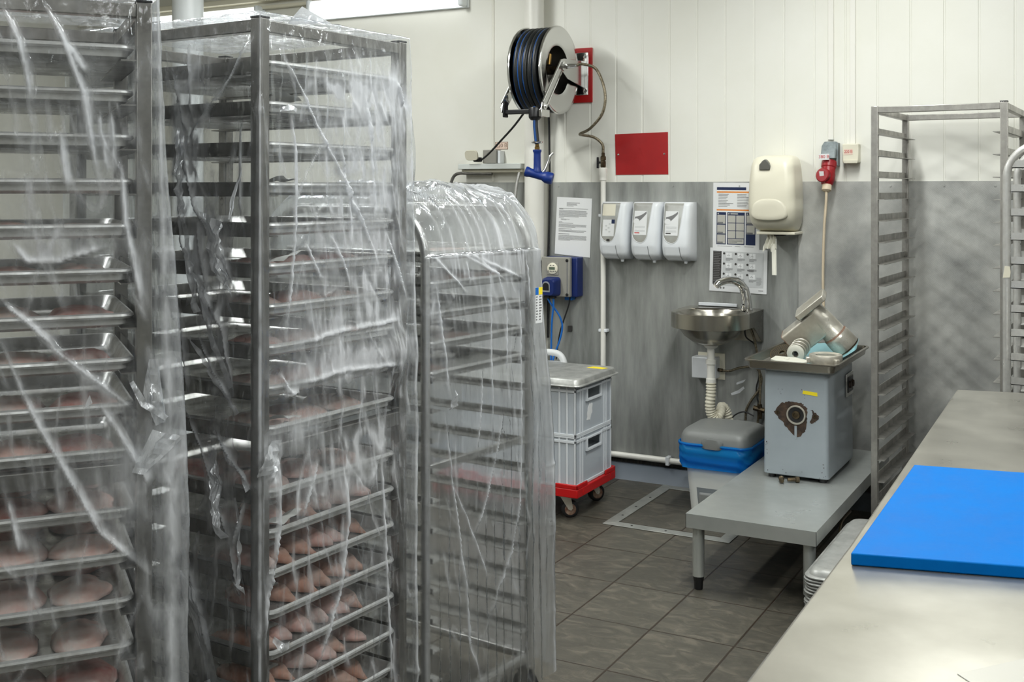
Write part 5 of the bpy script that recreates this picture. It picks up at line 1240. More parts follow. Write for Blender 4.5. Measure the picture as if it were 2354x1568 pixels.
# ------------------------------------------------------------------ trays in the racks
def oven_tray_mesh(w, d, depth=0.024):
    mb = MB()
    rings = []
    for i_, z, r in ((0.009, -0.009, 0.02), (0.002, -0.009, 0.025), (-0.001, -0.005, 0.026), (0.0, -0.001, 0.026), (0.005, 0.0015, 0.024), (0.010, -0.001, 0.02), (0.017, -depth + 0.004, 0.02), (0.022, -depth, 0.02)):
        rings.append([(p, q, z) for p, q in rrect(-w / 2 + i_, w / 2 - i_, 0 + i_, d - i_, r, 4)])
    mb.loft(rings, cap0=False, cap1=True)
    out = [[(p, q, z) for p, q in rrect(-w / 2 + i_, w / 2 - i_, 0 + i_, d - i_, r, 4)] for i_, z, r in ((0.022, -depth - 0.0015, 0.02), (0.0105, -depth + 0.004, 0.02), (0.009, -0.009, 0.02))]
    mb.loft(out, cap0=True, cap1=False)
    return mb

def local_to_world(rk, x, y):
    (ox, oy), a, w, d, h = RK[rk]; a = math.radians(a)
    return ox + x * math.cos(a) - y * math.sin(a), oy + x * math.sin(a) + y * math.cos(a)

ORD = ['topmost', 'second from top', 'third from top', 'fourth from top', 'fifth from top', 'sixth from top', 'seventh from top', 'eighth from top', 'ninth from top', 'tenth from top', 'eleventh from top', 'twelfth from top', 'thirteenth from top', 'fourteenth from top', 'fifteenth from top', 'sixteenth from top', 'seventeenth from top', 'eighteenth from top', 'nineteenth from top', 'lowest']
RNAME = {'a': 'the rack nearest the camera', 'b': 'the crumple-wrapped second rack', 'c': 'the round-topped rack'}

# meat: four shapes in four colours, linked copies afterwards
def meat_mesh(name, seed, sx, sy, sz, m, bend=0.0):
    bm = bmesh.new(); bmesh.ops.create_icosphere(bm, subdivisions=3, radius=1.0)
    off = Vector((seed * 3.7, seed * 1.3, 0))
    for v in bm.verts:
        n = 1 + 0.22 * mnoise.noise(v.co * 1.3 + off) + 0.09 * mnoise.noise(v.co * 3.2 + off)
        v.co *= n
        z = v.co.z
        if z < 0: z *= 0.15
        v.co = Vector((v.co.x * sx, v.co.y * sy + bend * v.co.x ** 2, z * sz))
    z0 = min(v.co.z for v in bm.verts)
    for v in bm.verts: v.co.z -= z0
    me = bpy.data.meshes.new(name); bm.to_mesh(me); bm.free()
    me.materials.append(m); me.polygons.foreach_set('use_smooth', [True] * len(me.polygons))
    return me
CUT = [meat_mesh('meat_cut', 9, 0.062, 0.08, 0.034, M['meat_pale']), meat_mesh('meat_cut', 10, 0.058, 0.084, 0.036, M['meat_pink']), meat_mesh('meat_cut', 1, 0.06, 0.085, 0.035, M['meat_pink']), meat_mesh('meat_cut', 2, 0.07, 0.075, 0.032, M['meat_pale']), meat_mesh('meat_cut', 3, 0.065, 0.08, 0.036, M['meat_red']), meat_mesh('meat_cut', 4, 0.055, 0.09, 0.034, M['meat_pale'])]
SAUS = [meat_mesh('sausage', 5, 0.028, 0.085, 0.034, M['meat_brown'], 0.006), meat_mesh('sausage', 6, 0.026, 0.08, 0.034, M['meat_pink'], -0.005)]
PALE = [meat_mesh('meat_cut', 7, 0.08, 0.09, 0.028, M['parchment']), meat_mesh('meat_cut', 8, 0.075, 0.085, 0.03, M['meat_pale'])]

def put_meat(rk, k, z, xs_, rows, pool, kind, seed, lab):
    rr = random.Random(seed); a = math.radians(RK[rk][1])
    for row in range(rows):
        for x in xs_:
            me = rr.choice(pool)
            o = bpy.data.objects.new(me.name.split('.')[0], me); COL.objects.link(o)
            wx, wy = local_to_world(rk, x + rr.uniform(-0.006, 0.006), 0.13 + 0.18 * row + rr.uniform(-0.008, 0.008))
            o.location = (wx, wy, z - 0.0235)
            o.rotation_euler = (0, 0, a + rr.choice([0, PI]) + rr.uniform(-0.25, 0.25))
            s = rr.uniform(0.86, 1.0); o.scale = (s, s, s * (rr.uniform(0.85, 1.1) if kind == 'sausage' else rr.uniform(0.62, 0.85)))
            tag(o, lab, 'meat' if kind != 'sausage' else 'sausage', lab.replace('piece of ', '') + ' group')

for rk, LV, cnt in (('a', LA, 15), ('b', LB, 18), ('c', LC, 5)):
    (loc, rz, w, d, h) = RK[rk]
    tw = w - 2 * P_ - 0.004
    td = d - 0.04
    mesh = None
    for k in range(cnt):
        z = LV[k] + 0.0136
        wx, wy = local_to_world(rk, w / 2, 0.004 if rk != 'c' else 0.006)
        lab = 'aluminium baking tray, %s in %s' % (ORD[k], RNAME[rk])
        if mesh is None:
            o = oven_tray_mesh(tw, td).build('baking_tray', M['tray'], None, smooth=45); mesh = o
        else:
            o = mesh.copy(); COL.objects.link(o)
        o.location = (wx, wy, z); o.rotation_euler = (0, 0, math.radians(rz))
        tag(o, lab, 'tray', 'trays in ' + RNAME[rk])
        low = 2 if z < 0.95 else 1
        if rk == 'a' and k not in (1, 2, 3):
            xs_ = [0.125, 0.25, 0.37]
            put_meat(rk, k, z, xs_, low, CUT, 'meat', 40 + k, 'piece of raw meat on the %s tray of %s' % (ORD[k].split(' ')[0], RNAME[rk]))
        if rk == 'b' and k >= 5:
            if k < 11: put_meat(rk, k, z, [0.115, 0.24, 0.368], low, CUT, 'meat', 80 + k, 'piece of raw meat on the %s tray of %s' % (ORD[k].split(' ')[0], RNAME[rk]))
            else: put_meat(rk, k, z, [0.085, 0.145, 0.205, 0.265, 0.325, 0.39], 1, SAUS, 'sausage', 80 + k, 'piece of fat raw sausage on the %s tray of %s' % (ORD[k].split(' ')[0], RNAME[rk]))
        if rk == 'c':
            put_meat(rk, k, z, [0.125, 0.255, 0.385], 1, PALE, 'meat', 120 + k, 'piece of pale meat on the %s tray of %s' % (ORD[k].split(' ')[0], RNAME[rk]))
# parchment corners sticking up at the left end of some trays
for k in (1, 3, 5, 9, 11):
    z = LB[k] + 0.0136
    P = np.zeros((6, 8, 3)); rr = random.Random(k)
    for i in range(6):
        for j in range(8):
            u, v = j / 7, i / 5
            P[i, j] = (0.055 * u, -0.004 + 0.05 * (1 - v), 0.003 + 0.018 * math.sin(v * PI * 0.55) * (0.6 + 0.4 * math.sin(u * 3 + k)) + 0.003 * math.sin(u * 9 + k))
    o = MB().grid(P).build('parchment_corner', M['parchment'], None, fix=False)
    wx, wy = local_to_world('b', 0.075, 0.012); o.location = (wx, wy, z); o.rotation_euler = (0, 0, math.radians(86.4))
    tag(o, 'white parchment corner folded over the %s tray of the crumple-wrapped rack' % ORD[k].split(' ')[0], 'parchment', 'parchment corners on the trays of the crumple-wrapped rack')
# sticker strip on the film of the round-topped rack is made with its cover

# ------------------------------------------------------------------ polythene covers
def vnoise(u, v, seed):
    """smooth value noise on arrays"""
    rs = np.random.RandomState(seed); G = rs.rand(64, 64)
    iu, iv = np.floor(u).astype(int), np.floor(v).astype(int); fu, fv = u - iu, v - iv
    fu = fu * fu * (3 - 2 * fu); fv = fv * fv * (3 - 2 * fv)
    a = G[iu % 64, iv % 64]; b = G[(iu + 1) % 64, iv % 64]; c = G[iu % 64, (iv + 1) % 64]; d = G[(iu + 1) % 64, (iv + 1) % 64]
    return (a * (1 - fu) + b * fu) * (1 - fv) + (c * (1 - fu) + d * fu) * fv
def ridged(u, v, seed):
    n = 1 - np.abs(2 * vnoise(u, v, seed) - 1)
    return n ** 2.5
def crease_field(U, Z, segs, edge=None):
    F = np.zeros_like(U)
    for (pts, A, wd) in segs:
        n = len(pts) - 1
        pu = [p[0] for p in pts]; pz = [p[1] for p in pts]; mg = wd * 7
        c0 = np.searchsorted(U[0], min(pu) - mg) if U[0, 0] <= U[0, -1] else U.shape[1] - np.searchsorted(U[0, ::-1], max(pu) + mg)
        c1 = np.searchsorted(U[0], max(pu) + mg) if U[0, 0] <= U[0, -1] else U.shape[1] - np.searchsorted(U[0, ::-1], min(pu) - mg)
        r0 = np.searchsorted(-Z[:, 0], -(max(pz) + mg)); r1 = np.searchsorted(-Z[:, 0], -(min(pz) - mg))
        if c1 <= c0 or r1 <= r0: continue
        Uf, Zf = U, Z
        U_, Z_ = U[r0:r1, c0:c1], Z[r0:r1, c0:c1]
        best = np.full(U_.shape, 1e9); tt = np.zeros_like(U_); sg_ = np.ones_like(U_)
        for i in range(n):
            ax, az = pts[i]; bx, bz = pts[i + 1]; dx, dz = bx - ax, bz - az; l2 = dx * dx + dz * dz + 1e-12
            t = np.clip(((U_ - ax) * dx + (Z_ - az) * dz) / l2, 0, 1)
            dd = np.hypot(U_ - ax - t * dx, Z_ - az - t * dz)
            cr_ = (U_ - ax) * dz - (Z_ - az) * dx
            m = dd < best; best = np.where(m, dd, best); tt = np.where(m, (i + t) / n, tt); sg_ = np.where(m, np.sign(cr_), sg_)
        tap = np.minimum(1, np.minimum(tt, 1 - tt) * 5 + 0.12)
        if edge is None: prof = np.exp(-best / wd)
        else: # crisp on one side, fading on the other, wider towards one end
            wide = wd * (0.5 + 1.4 * tt); sgn = 1 if (int(abs(pts[0][0]) * 1e4) % 2) else -1
            prof = np.where(sg_ * sgn > 0, np.maximum(0, 1 - best / (wide * 3)) ** 1.5, np.exp(-best / edge))
        F[r0:r1, c0:c1] += A * tap * prof
    return F

def cover(name, label, rk, zt, clr, bottom, cF, cL, m, seed, amp=1.0, nrand=70, du=0.0034, dz=0.0042, lfine=0.3, puff=0.01, bulges=(), hang=0.0, veil=(), streak=(), roofveil=0.3, roofline=0.0):
    (loc, rz, w, d, h) = RK[rk]
    rs = np.random.RandomState(seed)
    # perimeter samples: base point, outward normal, side weights
    segs = []
    fine = int(w / du)
    for i in range(fine + 1): segs.append((w * i / fine, 0.0, 0, -1, 'F', w * i / fine))
    for k in range(1, 6): a = -PI / 2 + k / 6 * PI / 2; segs.append((w, 0.0, math.cos(a), math.sin(a), 'FRm' if k == 3 else 'FR', w))
    nR = int(d / 0.012)
    for i in range(nR + 1): segs.append((w, d * i / nR, 1, 0, 'R', d * i / nR))
    for k in range(1, 4): a = k / 4 * PI / 2; segs.append((w, d, math.cos(a), math.sin(a), 'RB', d))
    nB = int(w / 0.03)
    for i in range(nB + 1): segs.append((w * (1 - i / nB), d, 0, 1, 'B', i))
    for k in range(1, 4): a = PI / 2 + k / 4 * PI / 2; segs.append((0, d, math.cos(a), math.sin(a), 'BL', 0))
    q = [d - (d - lfine) * i / 24 for i in range(24)] + [lfine - lfine * i / int(lfine / du) for i in range(int(lfine / du) + 1)]
    for yy_ in q: segs.append((0, yy_, -1, 0, 'L', yy_))
    for k in range(1, 6): a = PI + k / 6 * PI / 2; segs.append((0, 0, math.cos(a), math.sin(a), 'LFm' if k == 3 else 'LF', 0))
    n = len(segs)
    bx = np.array([s[0] for s in segs]); by = np.array([s[1] for s in segs]); nx = np.array([s[2] for s in segs]); ny = np.array([s[3] for s in segs])
    side = np.array([s[4][0] for s in segs]); full = np.array([len(s[4]) == 1 for s in segs]); uu = np.array([s[5] for s in segs])
    top = np.array([zt(q) for q in by])
    rows = int((top.max() - bottom) / dz)
    V = np.linspace(0, 1, rows + 1)[:, None]
    Z = top[None, :] + (bottom - top[None, :]) * V
    # clearance: blend of the two sides by squared normal components
    def cl(which):
        a, b = clr[which]; s = smoothstep(0.0, 0.55, V)
        return a + (b - a) * s
    C = cl('R') * np.maximum(nx, 0) ** 2 + cl('L') * np.maximum(-nx, 0) ** 2 + cl('B') * np.maximum(ny, 0) ** 2 + cl('F') * np.maximum(-ny, 0) ** 2
    if clr.get('taper'):
        mR = (side == 'R') & full
        C[:, mR] *= (1 - 0.9 * uu[mR] / d)[None, :]
        C[:, (side == 'R') & ~full] *= 0.2
    D = np.zeros_like(Z) + C
    for which, a in clr.get('bow', {}).items():     # slack: bow outwards between the posts
        L_ = w if which in 'FB' else d
        mask = (side == which) & full
        D[:, mask] += a * np.sin(PI * np.clip(uu[mask] / L_, 0, 1))[None, :] * smoothstep(0.0, 0.4, V)
    for (which, uc, zc, su, sz_, A) in bulges:
        mask = (side == which)
        D[:, mask] += A * np.exp(-((uu[mask][None, :] - uc) / su) ** 2 - ((Z[:, mask] - zc) / sz_) ** 2)
    # crease lines
    for which, given in (('F', cF), ('L', cL), ('R', [])):
        mask = (side == which)
        L_ = w if which == 'F' else d
        sg = [(c, 0.013 * amp, 0.0045) for c in given]
        for c in given: # a shallow hollow beside every strong fold
            sg.append(([(p + 0.014, z) for p, z in c], -0.007 * amp, 0.009))
        for k in range(nrand):
            u0 = rs.uniform(0, L_); z0 = rs.uniform(bottom, top.max()); ln = rs.uniform(0.05, 0.32); an = rs.normal(-PI / 2, 0.28)
            if rs.rand() < 0.12: an = rs.uniform(0, PI); ln *= 0.4
            pts = [(u0, z0)]
            for q in range(3): an += rs.normal(0, 0.1); pts.append((pts[-1][0] + ln / 3 * math.cos(an), pts[-1][1] + ln / 3 * math.sin(an)))
            sg.append((pts, rs.uniform(0.002, 0.007) * amp * rs.choice([1, -0.6]), rs.uniform(0.003, 0.006)))
        D[:, mask] += crease_field(np.broadcast_to(uu[mask][None, :], Z[:, mask].shape), Z[:, mask], sg) * (0.6 if which == 'R' else 1)
    FO = np.zeros_like(Z)  # milkiness map: gathered film plus painted bright crease streaks
    for which, given in (('F', cF), ('L', cL)):
        mask = (side == which)
        L_ = w if which == 'F' else d
        um = np.broadcast_to(uu[mask][None, :], Z[:, mask].shape)
        sg = [(c, 1.0, 0.004) for c in given] + [(c, 0.3, 0.012) for c in given]
        rq = np.random.RandomState(seed + 50)
        for k in range(int(nrand * 1.5)):
            u0 = rq.uniform(0, L_); z0 = rq.uniform(bottom, top.max()); ln = rq.uniform(0.03, 0.2); an = rq.normal(-PI / 2, 0.22)
            sg.append(([(u0, z0), (u0 + ln / 2 * math.cos(an), z0 + ln / 2 * math.sin(an)), (u0 + ln * math.cos(an + 0.1), z0 + ln * math.sin(an + 0.1))], rq.uniform(0.1, 0.6), rq.uniform(0.001, 0.0055)))
        FO[:, mask] += crease_field(um, Z[:, mask], sg, edge=0.0022)
    for (which, uc, zc, su, sz_, A) in veil:
        mask = (side == which)
        FO[:, mask] += A * np.exp(-((uu[mask][None, :] - uc) / su) ** 2 - ((Z[:, mask] - zc) / sz_) ** 2)
    for (which, uc, zc, su, sz_, A) in streak:
        mask = (side == which); um = np.broadcast_to(uu[mask][None, :], Z[:, mask].shape); zm = Z[:, mask]
        st = ridged(um * 75 + 11 * zm, zm * 7 + um * 3, seed + 21) * ridged(um * 24 + 4 * zm, zm * 16, seed + 22)
        g = A * np.exp(-((um - uc) / su) ** 2 - ((zm - zc) / sz_) ** 2)
        FO[:, mask] += g * (0.15 + 1.6 * st)
    FO[:, ~full] += 0.12
    midc = np.array([s[4] in ('FRm', 'LFm') for s in segs]); FO[:, midc] += 0.7
    FO = np.minimum(FO, 1.4)
    # general crumple, stronger and more vertical lower down; gathers under the top edge
    S = np.cumsum(np.hypot(np.diff(bx, append=bx[0]), np.diff(by, append=by[0])) + 0.004)[None, :] * np.ones_like(Z)
    cr = 0.003 * ridged(S * 110, Z * 12 + S * 8, seed + 3) * smoothstep(0.45, 0.75, vnoise(S * 5, Z * 4, seed + 4)) + 0.006 * ridged(S * 9, Z * 2.2 + 0.6 * np.sin(S * 4), seed) + 0.0035 * ridged(S * 24, Z * 7, seed + 1) + 0.0016 * ridged(S * 60, Z * 30, seed + 2)
    drum = 0.35 + 0.65 * vnoise(S * 3.1, Z * 2.3, seed + 5)
    D += amp * cr * drum
    D += hang * np.sin(S * 2 * PI / 0.085 + 2 * np.sin(Z * 2.4)) * smoothstep(0.35, 0.9, V)
    near_top = 1 - smoothstep(0.0, 0.05, V)
    D = D * (1 - 0.75 * near_top) + C * 0.75 * near_top
    X = bx[None, :] + nx[None, :] * D; Y = by[None, :] + ny[None, :] * D
    Z = Z + 0.004 * amp * (vnoise(S * 20, Z * 20, seed + 7) - 0.5)
    side_grid = np.stack([X, Y, Z], -1)
    # roof: shrink the top ring to the middle
    K = 60; roof = []; roof_f = []
    for q in range(K, 0, -1):
        s = 1 - q / K
        xx = w / 2 + (X[0] - w / 2) * s; yy = d / 2 + (Y[0] - d / 2) * s
        zz = np.array([zt(v_) for v_ in np.clip(yy, 0, d)])
        e = min(1, (1 - s) * 6) if s < 1 else 0
        zz = zz + e * (puff * (0.3 + vnoise(xx * 9 + 30, yy * 9 + 30, seed + 9)) + 0.35 * puff * ridged(xx * 26 + 50, yy * 26 + 50, seed + 10))
        rf_ = ridged((xx * 0.72 + yy * 0.7) * 40 + 20 + 0.6 * vnoise(xx * 5 + 9, yy * 5 + 9, seed + 13), (xx * 0.7 - yy * 0.72) * 3.2 + 20, seed + 12) if roofline else np.zeros_like(xx)
        zz = zz + e * roofline * 0.016 * rf_
        roof_f.append(roofveil * (0.5 + vnoise(xx * 14 + 40, yy * 14 + 40, seed + 14)) + roofline * rf_ ** 3.5)
        roof.append(np.stack([xx, yy, zz], -1))
    G = np.concatenate([np.array(roof), side_grid], 0)
    t = thing(name, label, 'plastic cover', (loc[0], loc[1], 0), math.radians(rz))
    MB().grid(G, closed_u=True).build('film_sheet', m, t, smooth=0, fix=False)
    fo = np.concatenate([np.array(roof_f), FO], 0).reshape(-1)
    for ch in t.children:
        at = ch.data.attributes.new('fold', 'FLOAT', 'POINT'); at.data.foreach_set('value', fo.astype(np.float32))
        ch.data.polygons.foreach_set('use_smooth', [True] * len(ch.data.polygons))
    return t

def flap(t, face, poly, lift, seed, m):
    """a loose doubled fold of film standing off the cover"""
    bm = bmesh.new()
    pts = [Vector((u, 0, z)) if face == 'F' else Vector((0, u, z)) for u, z in poly]
    vs = [bm.verts.new(p) for p in pts]; f = bm.faces.new(vs)
    bmesh.ops.triangulate(bm, faces=[f])
    for k in range(3): bmesh.ops.subdivide_edges(bm, edges=bm.edges[:], cuts=1, use_grid_fill=True)
    c = sum(pts, Vector()) / len(pts)
    for v in bm.verts:
        q = v.co * 30 + Vector((seed, seed * 2, 0))
        d = lift + 0.022 * (0.5 - abs(mnoise.noise(q * 0.7))) + 0.008 * mnoise.noise(q * 2.3) + 0.25 * (v.co.z - c.z) * math.sin(seed)
        if face == 'F': v.co.y = -max(0.02, d)
        else: v.co.x = -max(0.02, d)
    me = bpy.data.meshes.new('film_fold'); bm.to_mesh(me); bm.free(); me.materials.append(m)
    o = bpy.data.objects.new('film_fold', me); COL.objects.link(o); o.parent = t
    return o

CF = {
 'bF': [[(0.056, 1.768), (0.122, 1.677), (0.212, 1.553), (0.295, 1.428), (0.348, 1.336)], [(0.073, 1.66), (0.082, 1.57), (0.082, 1.433), (0.069, 1.297), (0.05, 1.208)], [(0.429, 1.748), (0.455, 1.693)], [(0.381, 1.4), (0.455, 1.252)], [(0.244, 0.87), (0.241, 0.775), (0.219, 0.636), (0.134, 0.468)], [(0.043, 0.982), (0.036, 0.804), (0.004, 0.679), (-0.008, 0.55)], [(0.362, 0.89), (0.367, 0.789), (0.387, 0.511), (0.398, 0.371)], [(0.149, 0.928), (0.095, 0.821)], [(0.222, 1.599), (0.251, 1.495), (0.259, 1.381)], [(0.31, 1.708), (0.325, 1.602), (0.34, 1.436)], [(0.113, 1.387), (0.16, 1.312)], [(0.194, 1.402), (0.251, 1.305)], [(0.036, 1.126), (0.072, 1.081), (0.1, 1.082)], [(0.036, 0.959), (0.012, 0.912)], [(0.113, 1.098), (0.251, 1.106), (0.435, 1.096)], [(0.1, 1.181), (0.251, 1.192), (0.444, 1.197)]],
 'bL': [[(0.014, 1.798), (0.07, 1.725), (0.199, 1.598)], [(0.034, 1.64), (0.034, 1.435)], [(0.252, 1.782), (0.212, 1.594), (0.166, 1.455), (0.101, 1.388), (0.038, 1.283)], [(0.166, 1.433), (0.113, 1.229)], [(0.202, 1.064), (0.136, 0.966), (0.092, 0.862), (0.054, 0.778)], [(0.156, 1.201), (0.092, 1.115), (0.035, 1.049)], [(0.189, 0.756), (0.144, 0.631), (0.117, 0.545)], [(0.104, 1.015), (0.054, 0.957), (0.0, 0.908)], [(0.22, 1.514), (0.207, 1.386), (0.142, 1.263), (0.104, 1.176)], [(0.181, 1.351), (0.079, 1.213), (0.049, 1.093)], [(0.207, 1.259), (0.181, 1.08)], [(0.055, 0.785), (0.03, 0.686)], [(0.018, 0.878), (0.049, 0.778)], [(0.194, 1.803), (0.181, 1.64)], [(0.234, 1.733), (0.201, 1.622)]],
 'aF': [[(0.296, 1.826), (0.328, 1.763), (0.361, 1.668), (0.39, 1.497)], [(0.23, 1.814), (0.258, 1.755), (0.278, 1.657)], [(0.339, 1.752), (0.366, 1.703)], [(0.23, 1.312), (0.318, 1.228)], [(0.286, 1.251), (0.371, 1.173), (0.442, 1.113)], [(0.231, 1.243), (0.268, 1.142), (0.31, 1.054), (0.361, 0.956), (0.39, 0.899), (0.472, 0.813)], [(0.423, 1.552), (0.431, 1.442), (0.461, 1.276)], [(0.25, 1.407), (0.271, 1.377), (0.326, 1.376), (0.405, 1.4)], [(0.386, 1.637), (0.401, 1.527)], [(0.408, 1.634), (0.415, 1.527)], [(0.243, 0.97), (0.26, 0.879)], [(0.39, 1.122), (0.441, 1.033), (0.471, 0.972)], [(0.323, 1.602), (0.333, 1.504)]],
 'cF': [[(0.0, 1.42), (0.252, 1.302)], [(0.018, 1.38), (0.30, 1.26)], [(0.073, 1.36), (0.418, 1.243)], [(0.129, 1.35), (0.331, 1.247)], [(-0.017, 1.35), (0.149, 1.224)], [(0.258, 1.301), (0.25, 1.162), (0.238, 1.021), (0.228, 0.825)], [(0.156, 1.307), (0.164, 1.248)], [(0.4, 1.232), (0.392, 1.108), (0.368, 0.8), (0.357, 0.621), (0.314, 0.491), (0.264, 0.428), (0.178, 0.29)], [(0.036, 0.916), (0.051, 0.734), (0.103, 0.473), (0.118, 0.309), (0.178, 0.165)], [(0.058, 0.732), (0.147, 0.557), (0.202, 0.441)], [(0.281, 0.876), (0.202, 0.679), (0.147, 0.58)], [(0.331, 1.175), (0.31, 0.994)], [(0.44, 1.292), (0.452, 1.165)], [(0.198, 1.008), (0.178, 0.893), (0.158, 0.802)], [(0.018, 1.257), (0.045, 1.085), (0.054, 0.97)], [(0.289, 1.275), (0.331, 1.163)]],
}
ta = cover('plastic_cover', 'clear film cover over the tall rack nearest the camera', 'a', lambda y: 1.846, {'F': (0.010, 0.012), 'R': (0.012, 0.06), 'L': (0.01, 0.02), 'B': (0.006, 0.006), 'bow': {'F': 0.006}, 'taper': True}, 0.09, CF['aF'], [], M['film_left'], 11, amp=0.9, nrand=110, veil=(('F', 0.45, 1.0, 0.06, 0.1, 0.5), ('F', 0.33, 1.4, 0.12, 0.03, 0.35), ('R', 0.0, 1.0, 0.1, 2, 0.2)), streak=(('F', 0.35, 1.6, 0.16, 0.2, 0.35), ('F', 0.3, 1.0, 0.2, 0.4, 0.2)))
tb = cover('plastic_cover', 'crumpled clear film cover over the tall rack second from camera', 'b', lambda y: 1.856, {'F': (0.006, 0.010), 'R': (0.006, 0.03), 'L': (0.006, 0.02), 'B': (0.006, 0.01), 'bow': {'F': 0.004}}, 0.09, CF['bF'], CF['bL'], M['film'], 23, amp=1.0, nrand=110,
           streak=tuple(('F', 0.31, 0.5 * (LB[k] + LB[k + 1]) + 0.012, 0.15, 0.026, (1.35 if k < 8 else 0.6)) for k in range(0, 14)) + (('F', 0.40, 1.70, 0.12, 0.07, 1.2), ('F', 0.30, 1.70, 0.1, 0.03, 0.8), ('L', 0.19, 1.62, 0.06, 0.15, 1.0), ('L', 0.15, 1.4, 0.07, 0.12, 0.9), ('L', 0.1, 1.25, 0.06, 0.12, 0.6), ('L', 0.1, 0.85, 0.07, 0.2, 0.5), ('F', 0.25, 0.9, 0.2, 0.06, 0.6)),
           veil=(('F', 0.34, 1.5, 0.16, 0.26, 0.22), ('F', 0.4, 1.7, 0.12, 0.07, 0.6), ('F', 0.36, 1.52, 0.14, 0.09, 0.2), ('F', 0.3, 1.3, 0.16, 0.1, 0.2), ('F', 0.25, 1.12, 0.2, 0.03, 0.9), ('F', 0.2, 1.2, 0.2, 0.03, 0.5), ('F', 0.1, 1.0, 0.06, 0.04, 0.7), ('F', 0.2, 0.88, 0.14, 0.05, 0.4), ('L', 0.2, 1.6, 0.05, 0.12, 0.6), ('L', 0.13, 1.4, 0.06, 0.08, 0.6), ('L', 0.08, 0.9, 0.05, 0.12, 0.4), ('L', 0.16, 0.6, 0.04, 0.15, 0.5), ('F', 0.01, 0.95, 0.03, 0.05, 1.0)), bulges=(('R', 0.10, 1.58, 0.10, 0.09, 0.05), ('F', 0.40, 1.12, 0.07, 0.05, 0.02)))
def ztc(y):
    r = 0.145; y = min(max(y, 0), 0.6); e = min(y, 0.6 - y)
    return 1.475 - (r - math.sqrt(max(0, r * r - (r - e) ** 2)) if e < r else 0) * 1.05
tc = cover('plastic_cover', 'loose clear film cover draped over the round-topped rack', 'c', ztc, {'F': (0.012, 0.035), 'R': (0.02, 0.075), 'L': (0.01, 0.02), 'B': (0.01, 0.02), 'bow': {'F': 0.012, 'R': 0.02}}, 0.07, CF['cF'], [], M['film_hoop'], 37, amp=0.8, nrand=50, puff=0.028, hang=0.004, roofveil=0.1, roofline=0.85, streak=(('F', 0.25, 1.32, 0.3, 0.06, 0.9), ('F', 0.25, 1.2, 0.3, 0.1, 0.35)), veil=(('F', 0.25, 1.335, 0.3, 0.02, 0.4), ('F', 0.02, 1.2, 0.05, 0.2, 0.4), ('R', 0.1, 0.9, 0.3, 2, 0.75)))
for face, poly, lift, sd in (('F', [(0.476, 1.075), (0.53, 1.058), (0.462, 0.995), (0.441, 1.001)], 0.03, 1), ('F', [(0.371, 1.145), (0.376, 1.129), (0.363, 1.121)], 0.03, 2)):
    flap(ta, face, poly, lift, sd, M['film_fold'])
for face, poly, lift, sd in (('F', [(-0.01, 1.0), (0.027, 0.998), (0.015, 0.939), (-0.028, 0.931), (-0.039, 0.951)], 0.03, 3),
                             ('L', [(0.145, 1.455), (0.088, 1.434), (0.07, 1.391), (0.022, 1.285), (0.088, 1.337)], 0.03, 4),
                             ('L', [(0.132, 0.985), (0.101, 0.967), (0.07, 0.848), (0.039, 0.809), (0.064, 0.801), (0.113, 0.903)], 0.03, 5),
                             ('L', [(0.039, 0.718), (0.015, 0.709), (0.009, 0.695)], 0.03, 6)):
    flap(tb, face, poly, lift, sd, M['film_fold'])
MB().add([(0.12, 0.03, 1.858), (0.215, 0.0, 1.858), (0.165, 0.04, 1.892), (0.17, 0.015, 1.872), (0.175, 0.09, 1.858)], [(0, 3, 2), (3, 1, 2), (0, 1, 3), (2, 1, 4), (0, 2, 4)]).build('film_peak', M['film_fold'], tb)
def ribbon(t, face, path, wdt, lift, seed):
    n = len(path); L, R = [], []
    for i, (u, z) in enumerate(path):
        a = path[max(0, i - 1)]; b = path[min(n - 1, i + 1)]; dx, dz = b[0] - a[0], b[1] - a[1]; l = math.hypot(dx, dz)
        w_ = wdt * (0.35 + 0.65 * math.sin(PI * (i + 0.4) / n)); L.append((u - dz / l * w_, z + dx / l * w_)); R.append((u + dz / l * w_ * 0.6, z - dx / l * w_ * 0.6))
    return flap(t, face, L + R[::-1], lift, seed, M['film_fold'])
for path, wdt, sd in (([(0.22, 1.68), (0.205, 1.6), (0.19, 1.52), (0.16, 1.45)], 0.016, 11), ([(0.2, 1.44), (0.165, 1.33), (0.135, 1.25)], 0.012, 12), ([(0.17, 1.38), (0.125, 1.28), (0.1, 1.18), (0.06, 1.10)], 0.012, 13),
                      ([(0.19, 0.77), (0.155, 0.66), (0.13, 0.56), (0.10, 0.47)], 0.022, 14), ([(0.156, 1.2), (0.1, 1.12), (0.04, 1.05)], 0.008, 15), ([(0.104, 1.01), (0.06, 0.96), (0.0, 0.905)], 0.01, 16),
                      ([(0.05, 0.88), (0.025, 0.79), (0.012, 0.72)], 0.006, 17), ([(0.035, 1.62), (0.033, 1.53), (0.034, 1.44)], 0.004, 18), ([(0.12, 0.5), (0.08, 0.42), (0.05, 0.4)], 0.02, 19)):
    ribbon(tb, 'L', path, wdt, 0.022, sd)
for path, wdt, sd in (([(0.475, 1.2), (0.47, 1.14), (0.49, 1.08)], 0.016, 21), ([(0.44, 1.16), (0.46, 1.12), (0.5, 1.09)], 0.008, 22)):
    ribbon(ta, 'F', path, wdt, 0.025, sd)
for path, wdt, sd in (([(0.03, 1.66), (0.06, 1.665), (0.075, 1.66)], 0.008, 23), ([(0.01, 0.6), (0.03, 0.575), (0.06, 0.57)], 0.012, 24)):
    ribbon(tb, 'F', path, wdt, 0.022, sd)
flap(tc, 'F', [(0.05, 0.984), (0.065, 0.936), (0.039, 0.926)], 0.045, 7, M['film_fold'])
